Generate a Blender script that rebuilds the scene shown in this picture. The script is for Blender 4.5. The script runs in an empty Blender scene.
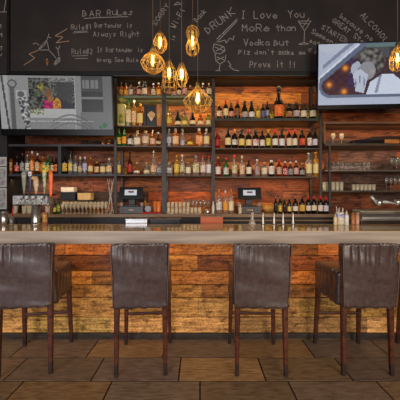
import bpy, bmesh, math, random
from mathutils import Vector, Matrix
PI = math.pi
rnd = random.Random(7)
sc = bpy.context.scene
C = sc.collection
F = 275.0          # focal length in pixels of a 400 px frame
H = 1.35           # eye height

# ------------------------------------------------------------------ camera, world, lights, exposure
cam_d = bpy.data.cameras.new('camera'); cam_d.sensor_width = 36; cam_d.lens = F / 400 * 36
cam_d.clip_start = 0.02
cam = bpy.data.objects.new('camera', cam_d); C.objects.link(cam)
cam.location = (0, 0, H); cam.rotation_euler = (PI / 2, 0, 0)
sc.camera = cam
sc.view_settings.view_transform = 'Standard'
sc.view_settings.look = 'None'
sc.view_settings.gamma = 1
sc.view_settings.exposure = 0.0
sc.view_settings.use_curve_mapping = False
W = bpy.data.worlds.new('world'); sc.world = W; W.use_nodes = True
W.node_tree.nodes['Background'].inputs[0].default_value = (1.0, 0.93, 0.88, 1)
W.node_tree.nodes['Background'].inputs[1].default_value = 0.5

def area(name, loc, rot, sx, sy, power, col):
    l = bpy.data.lights.new(name, 'AREA'); l.shape = 'RECTANGLE'; l.size = sx; l.size_y = sy
    l.energy = power; l.color = col
    o = bpy.data.objects.new(name, l); C.objects.link(o); o.location = loc; o.rotation_euler = rot
    return o
area('daylight_front_window_left', (-2.2, -2.4, 2.1), (math.radians(84), 0, math.radians(-14)), 2.6, 2.6, 150, (0.95, 0.93, 1.0))
area('daylight_front_window_right', (2.4, -2.4, 2.1), (math.radians(84), 0, math.radians(16)), 2.6, 2.6, 170, (1.0, 0.86, 0.72))
# hidden warm fill added under the counter overhang; shelf strips follow below
area('counter_warm_fill', (0, 2.46, 0.955), (math.radians(28), 0, 0), 5.6, 0.05, 9, (1.0, 0.76, 0.42))

# ------------------------------------------------------------------ helpers
def rgb(r, g=None, b=None):
    if g is None: r, g, b = r
    f = lambda c: (c / 255 / 12.92) if c / 255 <= 0.04045 else ((c / 255 + 0.055) / 1.055) ** 2.4
    return (f(r), f(g), f(b), 1)
def at(px, py, D): return Vector(((px - 200) * D / F, D, H + (200 - py) * D / F))
def X(px, D): return (px - 200) * D / F
def Z(py, D): return H + (200 - py) * D / F

MATS = {}
def mat(name, col, rough=0.5, metal=0.0, trans=0.0, emis=None, estr=0.0, ior=1.45, coat=0.0, alpha=1.0, spec=None):
    if name in MATS: return MATS[name]
    m = bpy.data.materials.new(name); m.use_nodes = True
    b = m.node_tree.nodes['Principled BSDF']
    b.inputs['Base Color'].default_value = rgb(col)
    b.inputs['Roughness'].default_value = rough
    b.inputs['Metallic'].default_value = metal
    b.inputs['Transmission Weight'].default_value = trans
    b.inputs['IOR'].default_value = ior
    b.inputs['Coat Weight'].default_value = coat
    b.inputs['Alpha'].default_value = alpha
    if spec is not None: b.inputs['Specular IOR Level'].default_value = spec
    if emis:
        b.inputs['Emission Color'].default_value = rgb(emis); b.inputs['Emission Strength'].default_value = estr
    MATS[name] = m
    return m
def nd(nt, t, **kw):
    n = nt.nodes.new(t)
    for k, v in kw.items(): setattr(n, k, v)
    return n
def noisy(name, col, col2, scale=(8, 8, 8), rough=0.5, metal=0.0, lo=0.35, hi=0.65, bump=0.0, detail=4, coat=0.0, spec=None):
    """two colours mixed by noise in object space"""
    if name in MATS: return MATS[name]
    m = mat(name, col, rough, metal, coat=coat, spec=spec); nt = m.node_tree; b = nt.nodes['Principled BSDF']
    tc = nd(nt, 'ShaderNodeTexCoord'); mp = nd(nt, 'ShaderNodeMapping'); mp.inputs['Scale'].default_value = scale
    nz = nd(nt, 'ShaderNodeTexNoise'); nz.inputs['Scale'].default_value = 1; nz.inputs['Detail'].default_value = detail
    rp = nd(nt, 'ShaderNodeValToRGB')
    rp.color_ramp.elements[0].position = lo; rp.color_ramp.elements[1].position = hi
    rp.color_ramp.elements[0].color = rgb(col); rp.color_ramp.elements[1].color = rgb(col2)
    L = nt.links.new
    L(tc.outputs['Object'], mp.inputs[0]); L(mp.outputs[0], nz.inputs['Vector']); L(nz.outputs['Fac'], rp.inputs[0])
    L(rp.outputs[0], b.inputs['Base Color'])
    if bump:
        bp = nd(nt, 'ShaderNodeBump'); bp.inputs['Strength'].default_value = bump; bp.inputs['Distance'].default_value = 0.01
        L(nz.outputs['Fac'], bp.inputs['Height']); L(bp.outputs[0], b.inputs['Normal'])
    return m
def plankmat(name, rough=0.6, grain=(2.5, 2.5, 34), dark=0.22, knots=True, kscale=(5, 5, 16), bump=0.4, spec=0.3, pits=0.0):
    """wood whose plank colour comes from the mesh's 'tone' attribute; grain, cracks and knots are procedural"""
    m = mat(name, (128, 90, 60), rough, spec=spec); nt = m.node_tree; b = nt.nodes['Principled BSDF']; L = nt.links.new
    at_ = nd(nt, 'ShaderNodeAttribute'); at_.attribute_name = 'tone'
    tc = nd(nt, 'ShaderNodeTexCoord'); mp = nd(nt, 'ShaderNodeMapping'); mp.inputs['Scale'].default_value = grain
    off = nd(nt, 'ShaderNodeVectorMath', operation='ADD')
    L(tc.outputs['Object'], mp.inputs[0])
    L(mp.outputs[0], off.inputs[0]); L(at_.outputs['Vector'], off.inputs[1])
    nz = nd(nt, 'ShaderNodeTexNoise'); nz.inputs['Scale'].default_value = 1; nz.inputs['Detail'].default_value = 8; nz.inputs['Roughness'].default_value = 0.65
    nz.inputs['Distortion'].default_value = 0.6
    L(off.outputs[0], nz.inputs['Vector'])
    r1 = nd(nt, 'ShaderNodeValToRGB'); r1.color_ramp.elements[0].position = 0.38; r1.color_ramp.elements[1].position = 0.60
    r1.color_ramp.elements[0].color = (dark, dark * 0.9, dark * 0.85, 1); r1.color_ramp.elements[1].color = (1.3, 1.3, 1.26, 1)
    L(nz.outputs['Fac'], r1.inputs[0])
    mx = nd(nt, 'ShaderNodeMix', data_type='RGBA', blend_type='MULTIPLY'); mx.inputs[0].default_value = 1
    L(at_.outputs['Color'], mx.inputs[6]); L(r1.outputs[0], mx.inputs[7])
    out = mx.outputs[2]
    if knots:
        mp2 = nd(nt, 'ShaderNodeMapping'); mp2.inputs['Scale'].default_value = kscale; L(tc.outputs['Object'], mp2.inputs[0])
        n2 = nd(nt, 'ShaderNodeTexNoise'); n2.inputs['Scale'].default_value = 1.4; n2.inputs['Detail'].default_value = 5; n2.inputs['Roughness'].default_value = 0.7
        L(mp2.outputs[0], n2.inputs['Vector'])
        r2 = nd(nt, 'ShaderNodeValToRGB'); r2.color_ramp.elements[0].position = 0.36; r2.color_ramp.elements[1].position = 0.50
        r2.color_ramp.elements[0].color = (0.16, 0.12, 0.1, 1); r2.color_ramp.elements[1].color = (1, 1, 1, 1)
        L(n2.outputs['Fac'], r2.inputs[0])
        m2 = nd(nt, 'ShaderNodeMix', data_type='RGBA', blend_type='MULTIPLY'); m2.inputs[0].default_value = 0.85
        L(out, m2.inputs[6]); L(r2.outputs[0], m2.inputs[7]); out = m2.outputs[2]
    if pits:
        n3 = nd(nt, 'ShaderNodeTexNoise'); n3.inputs['Scale'].default_value = 55; n3.inputs['Detail'].default_value = 3
        L(tc.outputs['Object'], n3.inputs['Vector'])
        r3 = nd(nt, 'ShaderNodeValToRGB'); r3.color_ramp.elements[0].position = 0.38; r3.color_ramp.elements[1].position = 0.5
        r3.color_ramp.elements[0].color = (0.3, 0.22, 0.15, 1); r3.color_ramp.elements[1].color = (1, 1, 1, 1)
        L(n3.outputs['Fac'], r3.inputs[0])
        m3 = nd(nt, 'ShaderNodeMix', data_type='RGBA', blend_type='MULTIPLY'); m3.inputs[0].default_value = pits
        L(out, m3.inputs[6]); L(r3.outputs[0], m3.inputs[7]); out = m3.outputs[2]
    L(out, b.inputs['Base Color'])
    bp = nd(nt, 'ShaderNodeBump'); bp.inputs['Strength'].default_value = bump; bp.inputs['Distance'].default_value = 0.006
    L(nz.outputs['Fac'], bp.inputs['Height']); L(bp.outputs[0], b.inputs['Normal'])
    return m

class MB:
    def __init__(s): s.v = []; s.f = []; s.c = []; s.sm = []
    def add(s, vs, fs, col=None, smooth=False):
        n = len(s.v); s.v += [tuple(v) for v in vs]
        for f in fs: s.f.append([n + i for i in f]); s.c.append(col); s.sm.append(smooth)
        return s
    def box(s, x0, x1, y0, y1, z0, z1, col=None, bev=0.0, M=None):
        if bev:
            b = min(bev, (x1-x0)*.45, (y1-y0)*.45, (z1-z0)*.45)
            bm = bmesh.new(); bmesh.ops.create_cube(bm, size=1)
            for v in bm.verts:
                v.co = Vector(((x0+x1)/2 + v.co.x*(x1-x0), (y0+y1)/2 + v.co.y*(y1-y0), (z0+z1)/2 + v.co.z*(z1-z0)))
            bmesh.ops.bevel(bm, geom=bm.edges[:], offset=b, segments=2, affect='EDGES', profile=0.6)
            vs = [v.co.copy() for v in bm.verts]; bm.verts.index_update()
            fs = [[v.index for v in f.verts] for f in bm.faces]; bm.free()
        else:
            vs = [Vector((x, y, z)) for x in (x0, x1) for y in (y0, y1) for z in (z0, z1)]
            fs = [(0,1,3,2),(4,6,7,5),(0,4,5,1),(2,3,7,6),(0,2,6,4),(1,5,7,3)]
        if M is not None: vs = [M @ v for v in vs]
        return s.add(vs, fs, col)
    def rings(s, rings, cap0=True, cap1=True, smooth=True, col=None):
        n = len(rings[0]); vs = [p for r in rings for p in r]; fs = []
        for i in range(len(rings) - 1):
            for j in range(n):
                k = (j + 1) % n
                fs.append((i*n+j, i*n+k, (i+1)*n+k, (i+1)*n+j))
        s.add(vs, fs, col, smooth)
        base = len(s.v) - len(vs)
        if cap0: s.f.append([base + j for j in reversed(range(n))]); s.c.append(col); s.sm.append(False)
        if cap1: s.f.append([base + (len(rings)-1)*n + j for j in range(n)]); s.c.append(col); s.sm.append(False)
        return s
    def lathe(s, prof, n=16, c=(0, 0, 0), sq=2.0, sx=1, sy=1, cap0=True, cap1=True, smooth=True):
        """prof: [(radius, z)]; sq > 2 squares the section"""
        rs = []
        for r, z in prof:
            r = max(r, 1e-4); ring = []
            for j in range(n):
                a = 2*PI*(j + 0.5)/n; ca, sa = math.cos(a), math.sin(a)
                k = 1.0 if sq == 2 else 1/((abs(ca)**sq + abs(sa)**sq) ** (1/sq))
                ring.append((c[0] + r*ca*k*sx, c[1] + r*sa*k*sy, c[2] + z))
            rs.append(ring)
        return s.rings(rs, cap0, cap1, smooth)
    def tube(s, pts, r, n=8, r1=None, closed=False, col=None, caps=True):
        pts = [Vector(p) for p in pts]; m = len(pts); rs = []
        prev = None
        for i, p in enumerate(pts):
            if closed: t = pts[(i+1) % m] - pts[i-1]
            else: t = pts[min(i+1, m-1)] - pts[max(i-1, 0)]
            t.normalize()
            if prev is None:
                up = Vector((0, 0, 1)) if abs(t.z) < 0.9 else Vector((1, 0, 0))
                u = t.cross(up).normalized()
            else:
                u = (prev - t * prev.dot(t)).normalized()
            prev = u; w = t.cross(u)
            rr = r if r1 is None else r + (r1 - r) * i / max(1, m-1)
            rs.append([p + u*rr*math.cos(2*PI*j/n) + w*rr*math.sin(2*PI*j/n) for j in range(n)])
        if closed: rs.append(rs[0])
        return s.rings(rs, not closed and caps, not closed and caps, True, col)
    def poly(s, pts, d, n=(0, -1, 0), col=None):
        """flat outline pushed out by d along n"""
        a = [Vector(p) for p in pts]; b = [p + Vector(n) * d for p in a]; k = len(a)
        s.add(a + b, [list(range(k))[::-1], [k + i for i in range(k)]] + [(i, (i+1) % k, k + (i+1) % k, k + i) for i in range(k)], col)
        return s
    def build(s, name, m, parent=None, loc=None, rot=None):
        me = bpy.data.meshes.new(name); me.from_pydata(s.v, [], s.f); me.validate()
        if any(c is not None for c in s.c):
            a = me.attributes.new('tone', 'FLOAT_COLOR', 'FACE')
            for i, c in enumerate(s.c): a.data[i].color = c or (1, 1, 1, 1)
        for i, p in enumerate(me.polygons): p.use_smooth = s.sm[i]
        bm = bmesh.new(); bm.from_mesh(me); bmesh.ops.recalc_face_normals(bm, faces=bm.faces); bm.to_mesh(me); bm.free()
        me.materials.append(m)
        o = bpy.data.objects.new(name, me); C.objects.link(o)
        if parent: o.parent = parent
        if loc is not None: o.location = loc
        if rot is not None: o.rotation_euler = rot
        return o

def thing(name, label, cat, loc=(0, 0, 0), rz=0, group=None):
    o = bpy.data.objects.new(name, None); C.objects.link(o); o.empty_display_size = 0.05
    o.location = loc; o.rotation_euler = (0, 0, rz)
    return tag(o, label, cat, group)
def tag(o, label, cat, group=None):
    o['label'] = label; o['category'] = cat
    if group: o['group'] = group
    return o
def struct(o): o['kind'] = 'structure'; return o
def dup(root, loc, rz=None, label=None, group=None, part_mats=None):
    r = root.copy(); C.objects.link(r); r.location = loc
    if rz is not None: r.rotation_euler = (0, 0, rz)
    if label: r['label'] = label
    if group: r['group'] = group
    for ch in list(root.children):
        c = ch.copy(); C.objects.link(c); c.parent = r
        for g in ch.children:
            d = g.copy(); C.objects.link(d); d.parent = c
    return r
def var(c, a, r=rnd):
    k = 1 + r.uniform(-a, a); return tuple(min(255, max(0, x * k * (1 + r.uniform(-a, a) * 0.15))) for x in c)

# ------------------------------------------------------------------ materials
blackmetal = noisy('dark steel', (40, 35, 31), (62, 53, 46), (20, 20, 20), rough=0.45, metal=0.3)
shelfwood = noisy('dark shelf wood', (52, 42, 32), (84, 66, 48), (3, 30, 30), rough=0.45)
greenunder = noisy('green shelf board', (84, 100, 76), (108, 124, 92), (3, 20, 20), rough=0.35)
blackpl = mat('black plastic', (16, 16, 18), 0.35, spec=0.3)
steel = noisy('brushed steel', (165, 160, 152), (205, 200, 192), (3, 3, 60), rough=0.28, metal=0.9)
hammered = noisy('mottled steel', (120, 122, 122), (196, 196, 192), (60, 60, 60), rough=0.5, metal=0.15)
brass = mat('brass wire', (226, 178, 92), 0.4, metal=0.6)
brassd = mat('old brass', (130, 105, 70), 0.4, metal=0.8)
chalk = mat('chalk', (150, 143, 138), 0.95)
chalkpink = mat('orange chalk', (176, 136, 108), 0.95)
chalkgold = mat('gold chalk', (170, 110, 40), 0.95)
leather = noisy('dark leather', (58, 44, 41), (74, 57, 52), (30, 30, 30), rough=0.26, bump=0.08, spec=0.8)
legwood = noisy('red brown leg wood', (46, 22, 14), (88, 42, 24), (14, 14, 40), rough=0.35, spec=0.5)
legtip = noisy('darker leg wood', (30, 18, 16), (50, 32, 26), (30, 30, 60), rough=0.5)  # darker tone for the lower end of each leg

# ------------------------------------------------------------------ the room
WY = 4.22     # wall behind the shelves
FR = 3.85     # shelf front
BASE_Z = 0.0
def quad_box(name, m, *a):
    return struct(MB().box(*a).build(name, m))

# floor: long tiles in running rows, quarter-step stagger
fm = plankmat('floor tile', rough=0.40, grain=(9, 60, 5), dark=0.62, knots=False, bump=0.2, spec=0.5)
f = MB()
f.box(-3.8, 3.8, -2.6, 4.4, -0.06, -0.003, rgb(14, 11, 10))
TD, TL, G = 0.306, 0.655, 0.0065
for k in range(-7, 16):
    y1 = 2.051 + TD * (k - 0) ; y0 = y1 - TD      # row whose far edge is y1
    off = (0.0 - 0.162 * k) % TL
    i = -8
    while off + i * TL < 4:
        x0 = off + i * TL; x1 = x0 + TL
        x0c, x1c = max(-3.8, x0 + G), min(3.8, x1 - G)
        i += 1
        if x1c <= x0c or y0 > 4.3 or y1 < -2.5: continue
        base = rnd.choice([(110, 90, 72), (124, 98, 72), (102, 86, 74), (108, 88, 72), (136, 106, 70)])
        f.box(x0c, x1c, y0 + G, y1 - G, -0.003, 0.0, rgb(var(base, 0.10)))
struct(f.build('floor', fm))

# wall behind the shelves: old boards, patched together
wm = plankmat('old wall boards', rough=0.6, grain=(4, 4, 40), dark=0.42, kscale=(5, 5, 12), bump=0.5)
w = MB(); w.box(-3.8, 3.8, WY + 0.02, WY + 0.14, 0, 4.9, rgb(40, 22, 14))
z = 1.0
while z < 3.2:
    h = rnd.choice([0.11, 0.14, 0.17]); x = -3.8 + rnd.uniform(-0.6, 0)
    while x < 3.8:
        l = rnd.uniform(0.5, 1.5)
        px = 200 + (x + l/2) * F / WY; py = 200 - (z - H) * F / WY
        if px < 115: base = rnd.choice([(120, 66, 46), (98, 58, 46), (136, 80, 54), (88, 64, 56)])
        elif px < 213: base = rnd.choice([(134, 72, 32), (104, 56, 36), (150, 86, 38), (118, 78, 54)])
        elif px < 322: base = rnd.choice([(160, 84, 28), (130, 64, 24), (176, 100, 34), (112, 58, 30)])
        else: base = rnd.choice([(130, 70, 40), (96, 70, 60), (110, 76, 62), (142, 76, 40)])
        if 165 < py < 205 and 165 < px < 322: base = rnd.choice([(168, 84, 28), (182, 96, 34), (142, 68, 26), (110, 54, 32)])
        x0, x1 = max(-3.8, x), min(3.8, x + l)
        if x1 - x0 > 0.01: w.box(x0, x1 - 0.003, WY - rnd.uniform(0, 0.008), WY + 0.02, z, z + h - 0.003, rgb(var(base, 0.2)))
        x += l
    z += h
struct(w.build('wall_back', wm))
plaster = noisy('dark painted wall', (66, 56, 50), (78, 66, 58), (3, 3, 3), rough=0.8)
quad_box('wall_left', plaster, -3.9, -3.8, -2.6, 4.36, 0, 4.9)
quad_box('wall_right', plaster, 3.8, 3.9, -2.6, 4.36, 0, 4.9)
quad_box('ceiling', noisy('ceiling paint', (70, 64, 60), (80, 74, 70), (2, 2, 2), rough=0.9), -3.9, 3.9, -2.6, 4.36, 4.9, 5.0)
# soffit that carries the chalkboard
SOF = 3.82
quad_box('trim_1', noisy('soffit paint', (30, 28, 26), (40, 38, 35), (4, 4, 4), rough=0.6), -3.8, 3.8, SOF, WY - 0.01, Z(75, SOF), 4.9)
# black pilaster at the far left
quad_box('trim_2', noisy('black painted post', (24, 22, 24), (36, 33, 34), (6, 6, 6), rough=0.55), -3.3, X(6, 3.8), 3.82, WY - 0.01, 0, Z(76, SOF))

# ------------------------------------------------------------------ chalkboards
FONT = {
 'A': '00 26 40|12 32', 'B': '00 06|06 25 34 23 03|23 42 31 00', 'C': '45 26 04 02 20 41', 'D': '00 06 25 43 31 00', 'E': '40 00 06 46|03 33',
 'F': '00 06 46|03 33', 'G': '45 26 04 02 20 41 43 23', 'H': '00 06|40 46|03 43', 'I': '10 30|20 26|16 36', 'K': '00 06|46 03 40', 'L': '06 00 40',
 'M': '00 06 23 46 40', 'N': '00 06 40 46', 'O': '20 02 04 26 44 42 20', 'P': '00 06 36 44 33 03', 'R': '00 06 36 44 33 03|23 40', 'S': '45 26 05 13 32 41 20 01',
 'T': '20 26|06 46', 'U': '06 01 20 41 46', 'V': '06 20 46', 'W': '06 10 23 30 46', 'Y': '06 23 46|23 20', 'a': '43 24 02 01 20 41 44|41 50', 'b': '06 00 20 41 33 23 02',
 'c': '43 24 02 01 20 41', 'd': '46 40|42 23 02 01 20 41', 'e': '02 42 33 24 02 01 20 41', 'f': '20 25 36|04 34', 'g': '43 24 02 01 20 42 44 4-1 2-2 0-1', 'h': '06 00|02 24 43 40',
 'i': '20 24|26 25', 'k': '06 00|44 02 40', 'l': '26 20', 'm': '00 04|03 14 23 20|23 34 43 40', 'n': '00 04|02 24 43 40', 'o': '20 02 24 42 20', 'p': '0-2 04 24 43 21 01',
 'r': '00 04|02 24 34', 's': '43 24 13 32 20 01', 't': '26 21 30|04 44', 'u': '04 01 20 41|44 40', 'v': '04 20 44', 'w': '04 10 22 30 44', 'y': '04 21 44|44 1-2', 'z': '04 44 00 40',
 '1': '15 26 20', '2': '05 26 44 00 40', '#': '10 26|30 46|02 42|04 44', '!': '26 22|21 20', "'": '26 25', '-': '12 32', ' ': '', '.': '20 21'}
def strokes(s):
    return [[(int(t[0]), int(t[1:])) for t in part.split()] for part in FONT[s].split('|') if part]
CBD = SOF - 0.03      # face of the board
def ribbon(mb, pts, wd, y):
    wd *= 0.72
    for (a, b) in zip(pts[:-1], pts[1:]):
        a = Vector(a); b = Vector(b); d = (b - a)
        if d.length < 1e-5: continue
        d.normalize(); n = Vector((-d.y, d.x)) * wd / 2; e = d * wd * 0.3
        q = [a - e + n, a - e - n, b + e - n, b + e + n]
        mb.poly([(p.x, y, p.y) for p in q], 0.0012)
def write(mb, text, px, py, hpx, wpx, ang=0, wd=0.011, D=CBD, jit=0.25):
    """chalk text: baseline start at pixel (px,py), cap height and advance in pixels, angle in degrees"""
    o = at(px, py, D); k = D / F; a = math.radians(ang)
    for i, ch in enumerate(text):
        jx, jy, js = rnd.uniform(-jit, jit), rnd.uniform(-jit, jit), rnd.uniform(0.9, 1.12)
        for st in strokes(ch):
            pts = []
            for (gx, gy) in st:
                u = (i * wpx + gx / 4 * wpx * 0.68 * js + jx + rnd.uniform(-.05, .05) * wpx) * k; v = (gy / 6 * hpx * js + jy + rnd.uniform(-.04, .04) * hpx) * k
                pts.append((o.x + u*math.cos(a) - v*math.sin(a), o.z + u*math.sin(a) + v*math.cos(a)))
            ribbon(mb, pts, wd, D)
def draw(mb, lines, wd=0.011, D=CBD):
    for ln in lines: ribbon(mb, [(X(x, D), Z(y, D)) for x, y in ln], wd, D)

boardmat = noisy('chalkboard slate', (28, 25, 25), (50, 41, 37), (1.6, 1.6, 1.6), rough=0.62, lo=0.3, hi=0.75)
dframe = noisy('black board frame', (16, 14, 14), (26, 23, 22), (6, 6, 6), rough=0.4)
cb = thing('chalkboard', 'long dark chalkboard with white handwriting above the liquor shelves', 'chalkboard', (0, SOF, Z(76, SOF)))
org = cb.location.copy()
def part(mb, name, m, root, label=None):
    """world-space mesh stored relative to its thing"""
    inv = root.matrix_world.inverted() if False else Matrix.Translation(-root.location)
    if root.rotation_euler.z: inv = Matrix.Rotation(-root.rotation_euler.z, 4, 'Z') @ inv
    mb.v = [tuple(inv @ Vector(v)) for v in mb.v]
    o = mb.build(name, m, root)
    if label: o['label'] = label
    return o
xl, xr = X(10.5, CBD), X(470, CBD)
part(MB().box(xl, xr, CBD, SOF - 0.001, Z(72, CBD), 4.6), 'board_surface', boardmat, cb)
part(MB().box(xl - 0.03, xr, CBD - 0.03, SOF - 0.001, Z(77, CBD), Z(72, CBD), bev=0.006).box(xl - 0.03, xl, CBD - 0.03, SOF - 0.001, Z(72, CBD), 4.6, bev=0.006), 'frame', dframe, cb)
def chalkpart(name, m, label, texts=(), lines=(), wd=0.0105):
    for t in texts:
        an = t[5] if len(t) > 5 else 0; i = 0
        for word in t[0].split(' '):
            mb = MB(); q = i * t[4]; a = math.radians(an)
            write(mb, word, t[1] + q*math.cos(a), t[2] - q*math.sin(a), t[3], t[4], ang=an, wd=t[6] if len(t) > 6 else wd)
            part(mb, 'chalk_word', m, cb, 'chalk word ' + word); i += len(word) + 1
    if lines:
        mb = MB(); draw(mb, lines, wd)
        part(mb, name if not texts else 'chalk_underline', m, cb, label)
chalkpart('chalk_heading', chalk, 'white chalk heading BAR RULES, underlined',
   [('BAR', 83, 16.5, 6.2, 6.6), ('RuLes', 107, 15, 5.6, 5.4)], [[(84, 18.5), (100, 17.6), (128, 16.6)]])
chalkpart('chalk_rules', chalk, 'white chalk rules on who is right',
   [('Rule#1', 71, 29.5, 5.2, 3.6), ('Bartender is', 95, 27.5, 4.4, 3.15), ('Always Right', 93.5, 36.5, 4.8, 3.9),
    ('Rule#2', 72, 54, 5.2, 3.6), ('If Bartender is', 97, 52, 4.4, 3.1), ('Wrong See Rule #1', 97, 62, 4.0, 3.0)],
   [[(73, 33), (88, 32)], [(74, 31.6), (87, 31)], [(72, 56), (88, 55.6)], [(75, 58.6), (88, 58.4)]], wd=0.0085)
# sketch of a stick figure knocked over by lightning, plus bolts
chalkpart('chalk_sketch', chalk, 'chalk sketch of a toppling cocktail glass', (),
   [[(38, 50), (43, 44), (47, 40), (49, 34)], [(38, 50), (49, 50), (47, 41), (44, 46), (38, 50)], [(33, 44), (36, 43), (39, 45)], [(49, 50), (56, 58)],
    [(54, 64), (57, 59), (60, 57), (60, 61), (55, 65), (54, 64)], [(55, 64), (60, 58)], [(55, 61), (60, 60)], [(56, 47), (58, 50), (60, 46)], [(58, 50), (59, 56)], [(48, 37), (51, 38)]])
chalkpart('chalk_bolt', chalkpink, 'pale orange chalk lightning bolt at left of the sketch', (),
   [[(24, 65), (35, 58), (29, 54), (39, 50)]])
chalkpart('chalk_bolt', chalkpink, 'pale orange chalk lightning bolt at right of the sketch', (), [[(67, 29), (55, 36), (63, 37), (56, 43), (62, 42), (69, 41)]])
chalkpart('chalk_accent', chalkgold, 'small golden chalk flame', (), [[(47, 58), (46, 61), (47.5, 66), (48, 61), (47, 58)]])
chalkpart('chalk_wifi_note', chalk, 'slanting white chalk note starting SORRY',
   [('SORRY', 156, 26, 4.6, 5.2, 57), ('Wi-Fi', 175, 29, 5.2, 4.6, 62), ('is', 174, 41, 3.6, 3.2, 75, 0.008), ('Back', 197, 22, 4.4, 3.6, 48)],
   [[(174, 5), (178, 2), (182, 5)], [(175, 5), (182, 4)]])
chalkpart('chalk_drunk', chalk, 'slanting white chalk word DRUNK, underlined',
   [('DRUNK', 208, 34, 7, 7.2, 37)], [[(217, 39), (237, 19)], [(217, 42), (237, 21)], [(219, 36), (224, 33)]], wd=0.012)
chalkpart('chalk_goblet', chalk, 'white chalk drawing of a smiling garnished goblet', (),
   [[(214, 44), (213, 49), (215, 53), (220, 54), (225, 51), (224, 47), (219, 45), (214, 44)], [(215, 54), (216, 61), (220, 64), (225, 61), (226, 55)], [(215, 47), (224, 51)], [(216, 51), (223, 47)],
    [(217, 57), (224, 60)], [(217, 60), (224, 57)], [(220, 64), (219, 71)], [(214, 72), (218, 70), (222, 72), (214, 72)], [(219, 42), (225, 40), (226, 43), (230, 38), (233, 40), (234, 36)],
    [(228, 61), (231, 65), (229, 66), (234, 70), (239, 71)]], wd=0.012)
chalkpart('chalk_love_note', chalk, 'white chalk note beginning I Love You More than Vodka',
   [('I', 241, 18.5, 7.5, 7), ('Love', 254, 18.5, 7, 6.2), ('You', 288, 18, 7, 6), ('MoRe', 242, 31.5, 6.8, 7.2), ('than', 276, 31, 5.6, 5.2),
    ('Vodka', 244, 45.5, 6.2, 5.4), ('But', 274, 45.5, 5.6, 5.6), ("Plz don't make me", 239, 54.5, 4.6, 4.0), ('Prove it !!', 250, 67.5, 5.8, 4.3)], wd=0.011)
chalkpart('chalk_martini', chalk, 'white chalk drawing of a martini glass', (),
   [[(298, 21), (304.5, 31), (311, 21), (298, 21)], [(304.5, 31), (304, 43)], [(299, 44), (304, 42.5), (309, 44), (299, 44.4)], [(303, 27), (309, 18)], [(300, 23), (309, 24)]], wd=0.010)
chalkpart('chalk_alcohol_note', chalk, 'slanting white chalk note headed ALCOHOL',
   [('ALCOHOL', 360, 16, 6.2, 5.6, -47), ('because no', 339.5, 17, 4.8, 4.1, -38), ('GREAT Story', 332, 22, 4.8, 4.3, -36), ('STARTED with', 321.5, 28.5, 4.6, 4.2, -31), ('Someone', 311, 33, 4.4, 4.2, -28),
    ('eating', 309.5, 42, 4.2, 3.6, -24), ('a saLad', 308, 51, 4.2, 3.2, -22)], wd=0.010)
cb2 = thing('chalkboard', 'narrow sliver of a second chalkboard at the upper left corner', 'chalkboard', (X(-20, CBD), SOF, Z(72, SOF)))
part(MB().box(X(-60, CBD), X(7.6, CBD), CBD, SOF - 0.001, Z(74, CBD), 4.6), 'board_surface', boardmat, cb2)
mb = MB(); draw(mb, [[(6, 0), (4, 12)], [(-2, 12), (7, 12)], [(-1, 26), (1, 24), (1, 28)], [(0, 35), (2, 33), (2, 37)], [(0, 47), (2, 46), (1, 50)], [(0, 56), (2, 54)]]); part(mb, 'chalk_writing', chalk, cb2)

# ------------------------------------------------------------------ televisions
def raster_screen(nx, ny, w, h, paint):
    """a screen's picture: a grid of small cells, each with its own colour"""
    mb = MB()
    for j in range(ny):
        for i in range(nx):
            x0, x1 = -w/2 + w*i/nx, -w/2 + w*(i+1)/nx; z1, z0 = h - h*j/ny, h - h*(j+1)/ny
            mb.add([(x0, 0, z0), (x1, 0, z0), (x1, 0, z1), (x0, 0, z1)], [(0, 1, 2, 3)], rgb(paint((i+.5)/nx, (j+.5)/ny)))
    return mb
def inpoly(x, y, P):
    r = False; n = len(P)
    for i in range(n):
        (x0, y0), (x1, y1) = P[i], P[i-1]
        if (y0 > y) != (y1 > y) and x < (x1-x0)*(y-y0)/(y1-y0)+x0: r = not r
    return r
def screenmat(name, k):
    m = bpy.data.materials.new(name); m.use_nodes = True; nt = m.node_tree; b = nt.nodes['Principled BSDF']
    a = nd(nt, 'ShaderNodeAttribute'); a.attribute_name = 'tone'
    b.inputs['Base Color'].default_value = (0.004, 0.004, 0.004, 1); b.inputs['Roughness'].default_value = 0.3; b.inputs['Specular IOR Level'].default_value = 0.2
    nt.links.new(a.outputs['Color'], b.inputs['Emission Color']); b.inputs['Emission Strength'].default_value = k
    return m
srn = random.Random(3)
def E(x, y, cx, cy, rx, ry): return ((x-cx)/rx)**2 + ((y-cy)/ry)**2 < 1
from mathutils import noise as mn
def mott(x, y, a, b, sc_):
    q = max(0, min(1, 0.5 + 1.3*mn.noise(Vector((x/sc_, y/sc_, 0.3))) )); return tuple(a[i] + (b[i]-a[i])*q for i in range(3))
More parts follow.
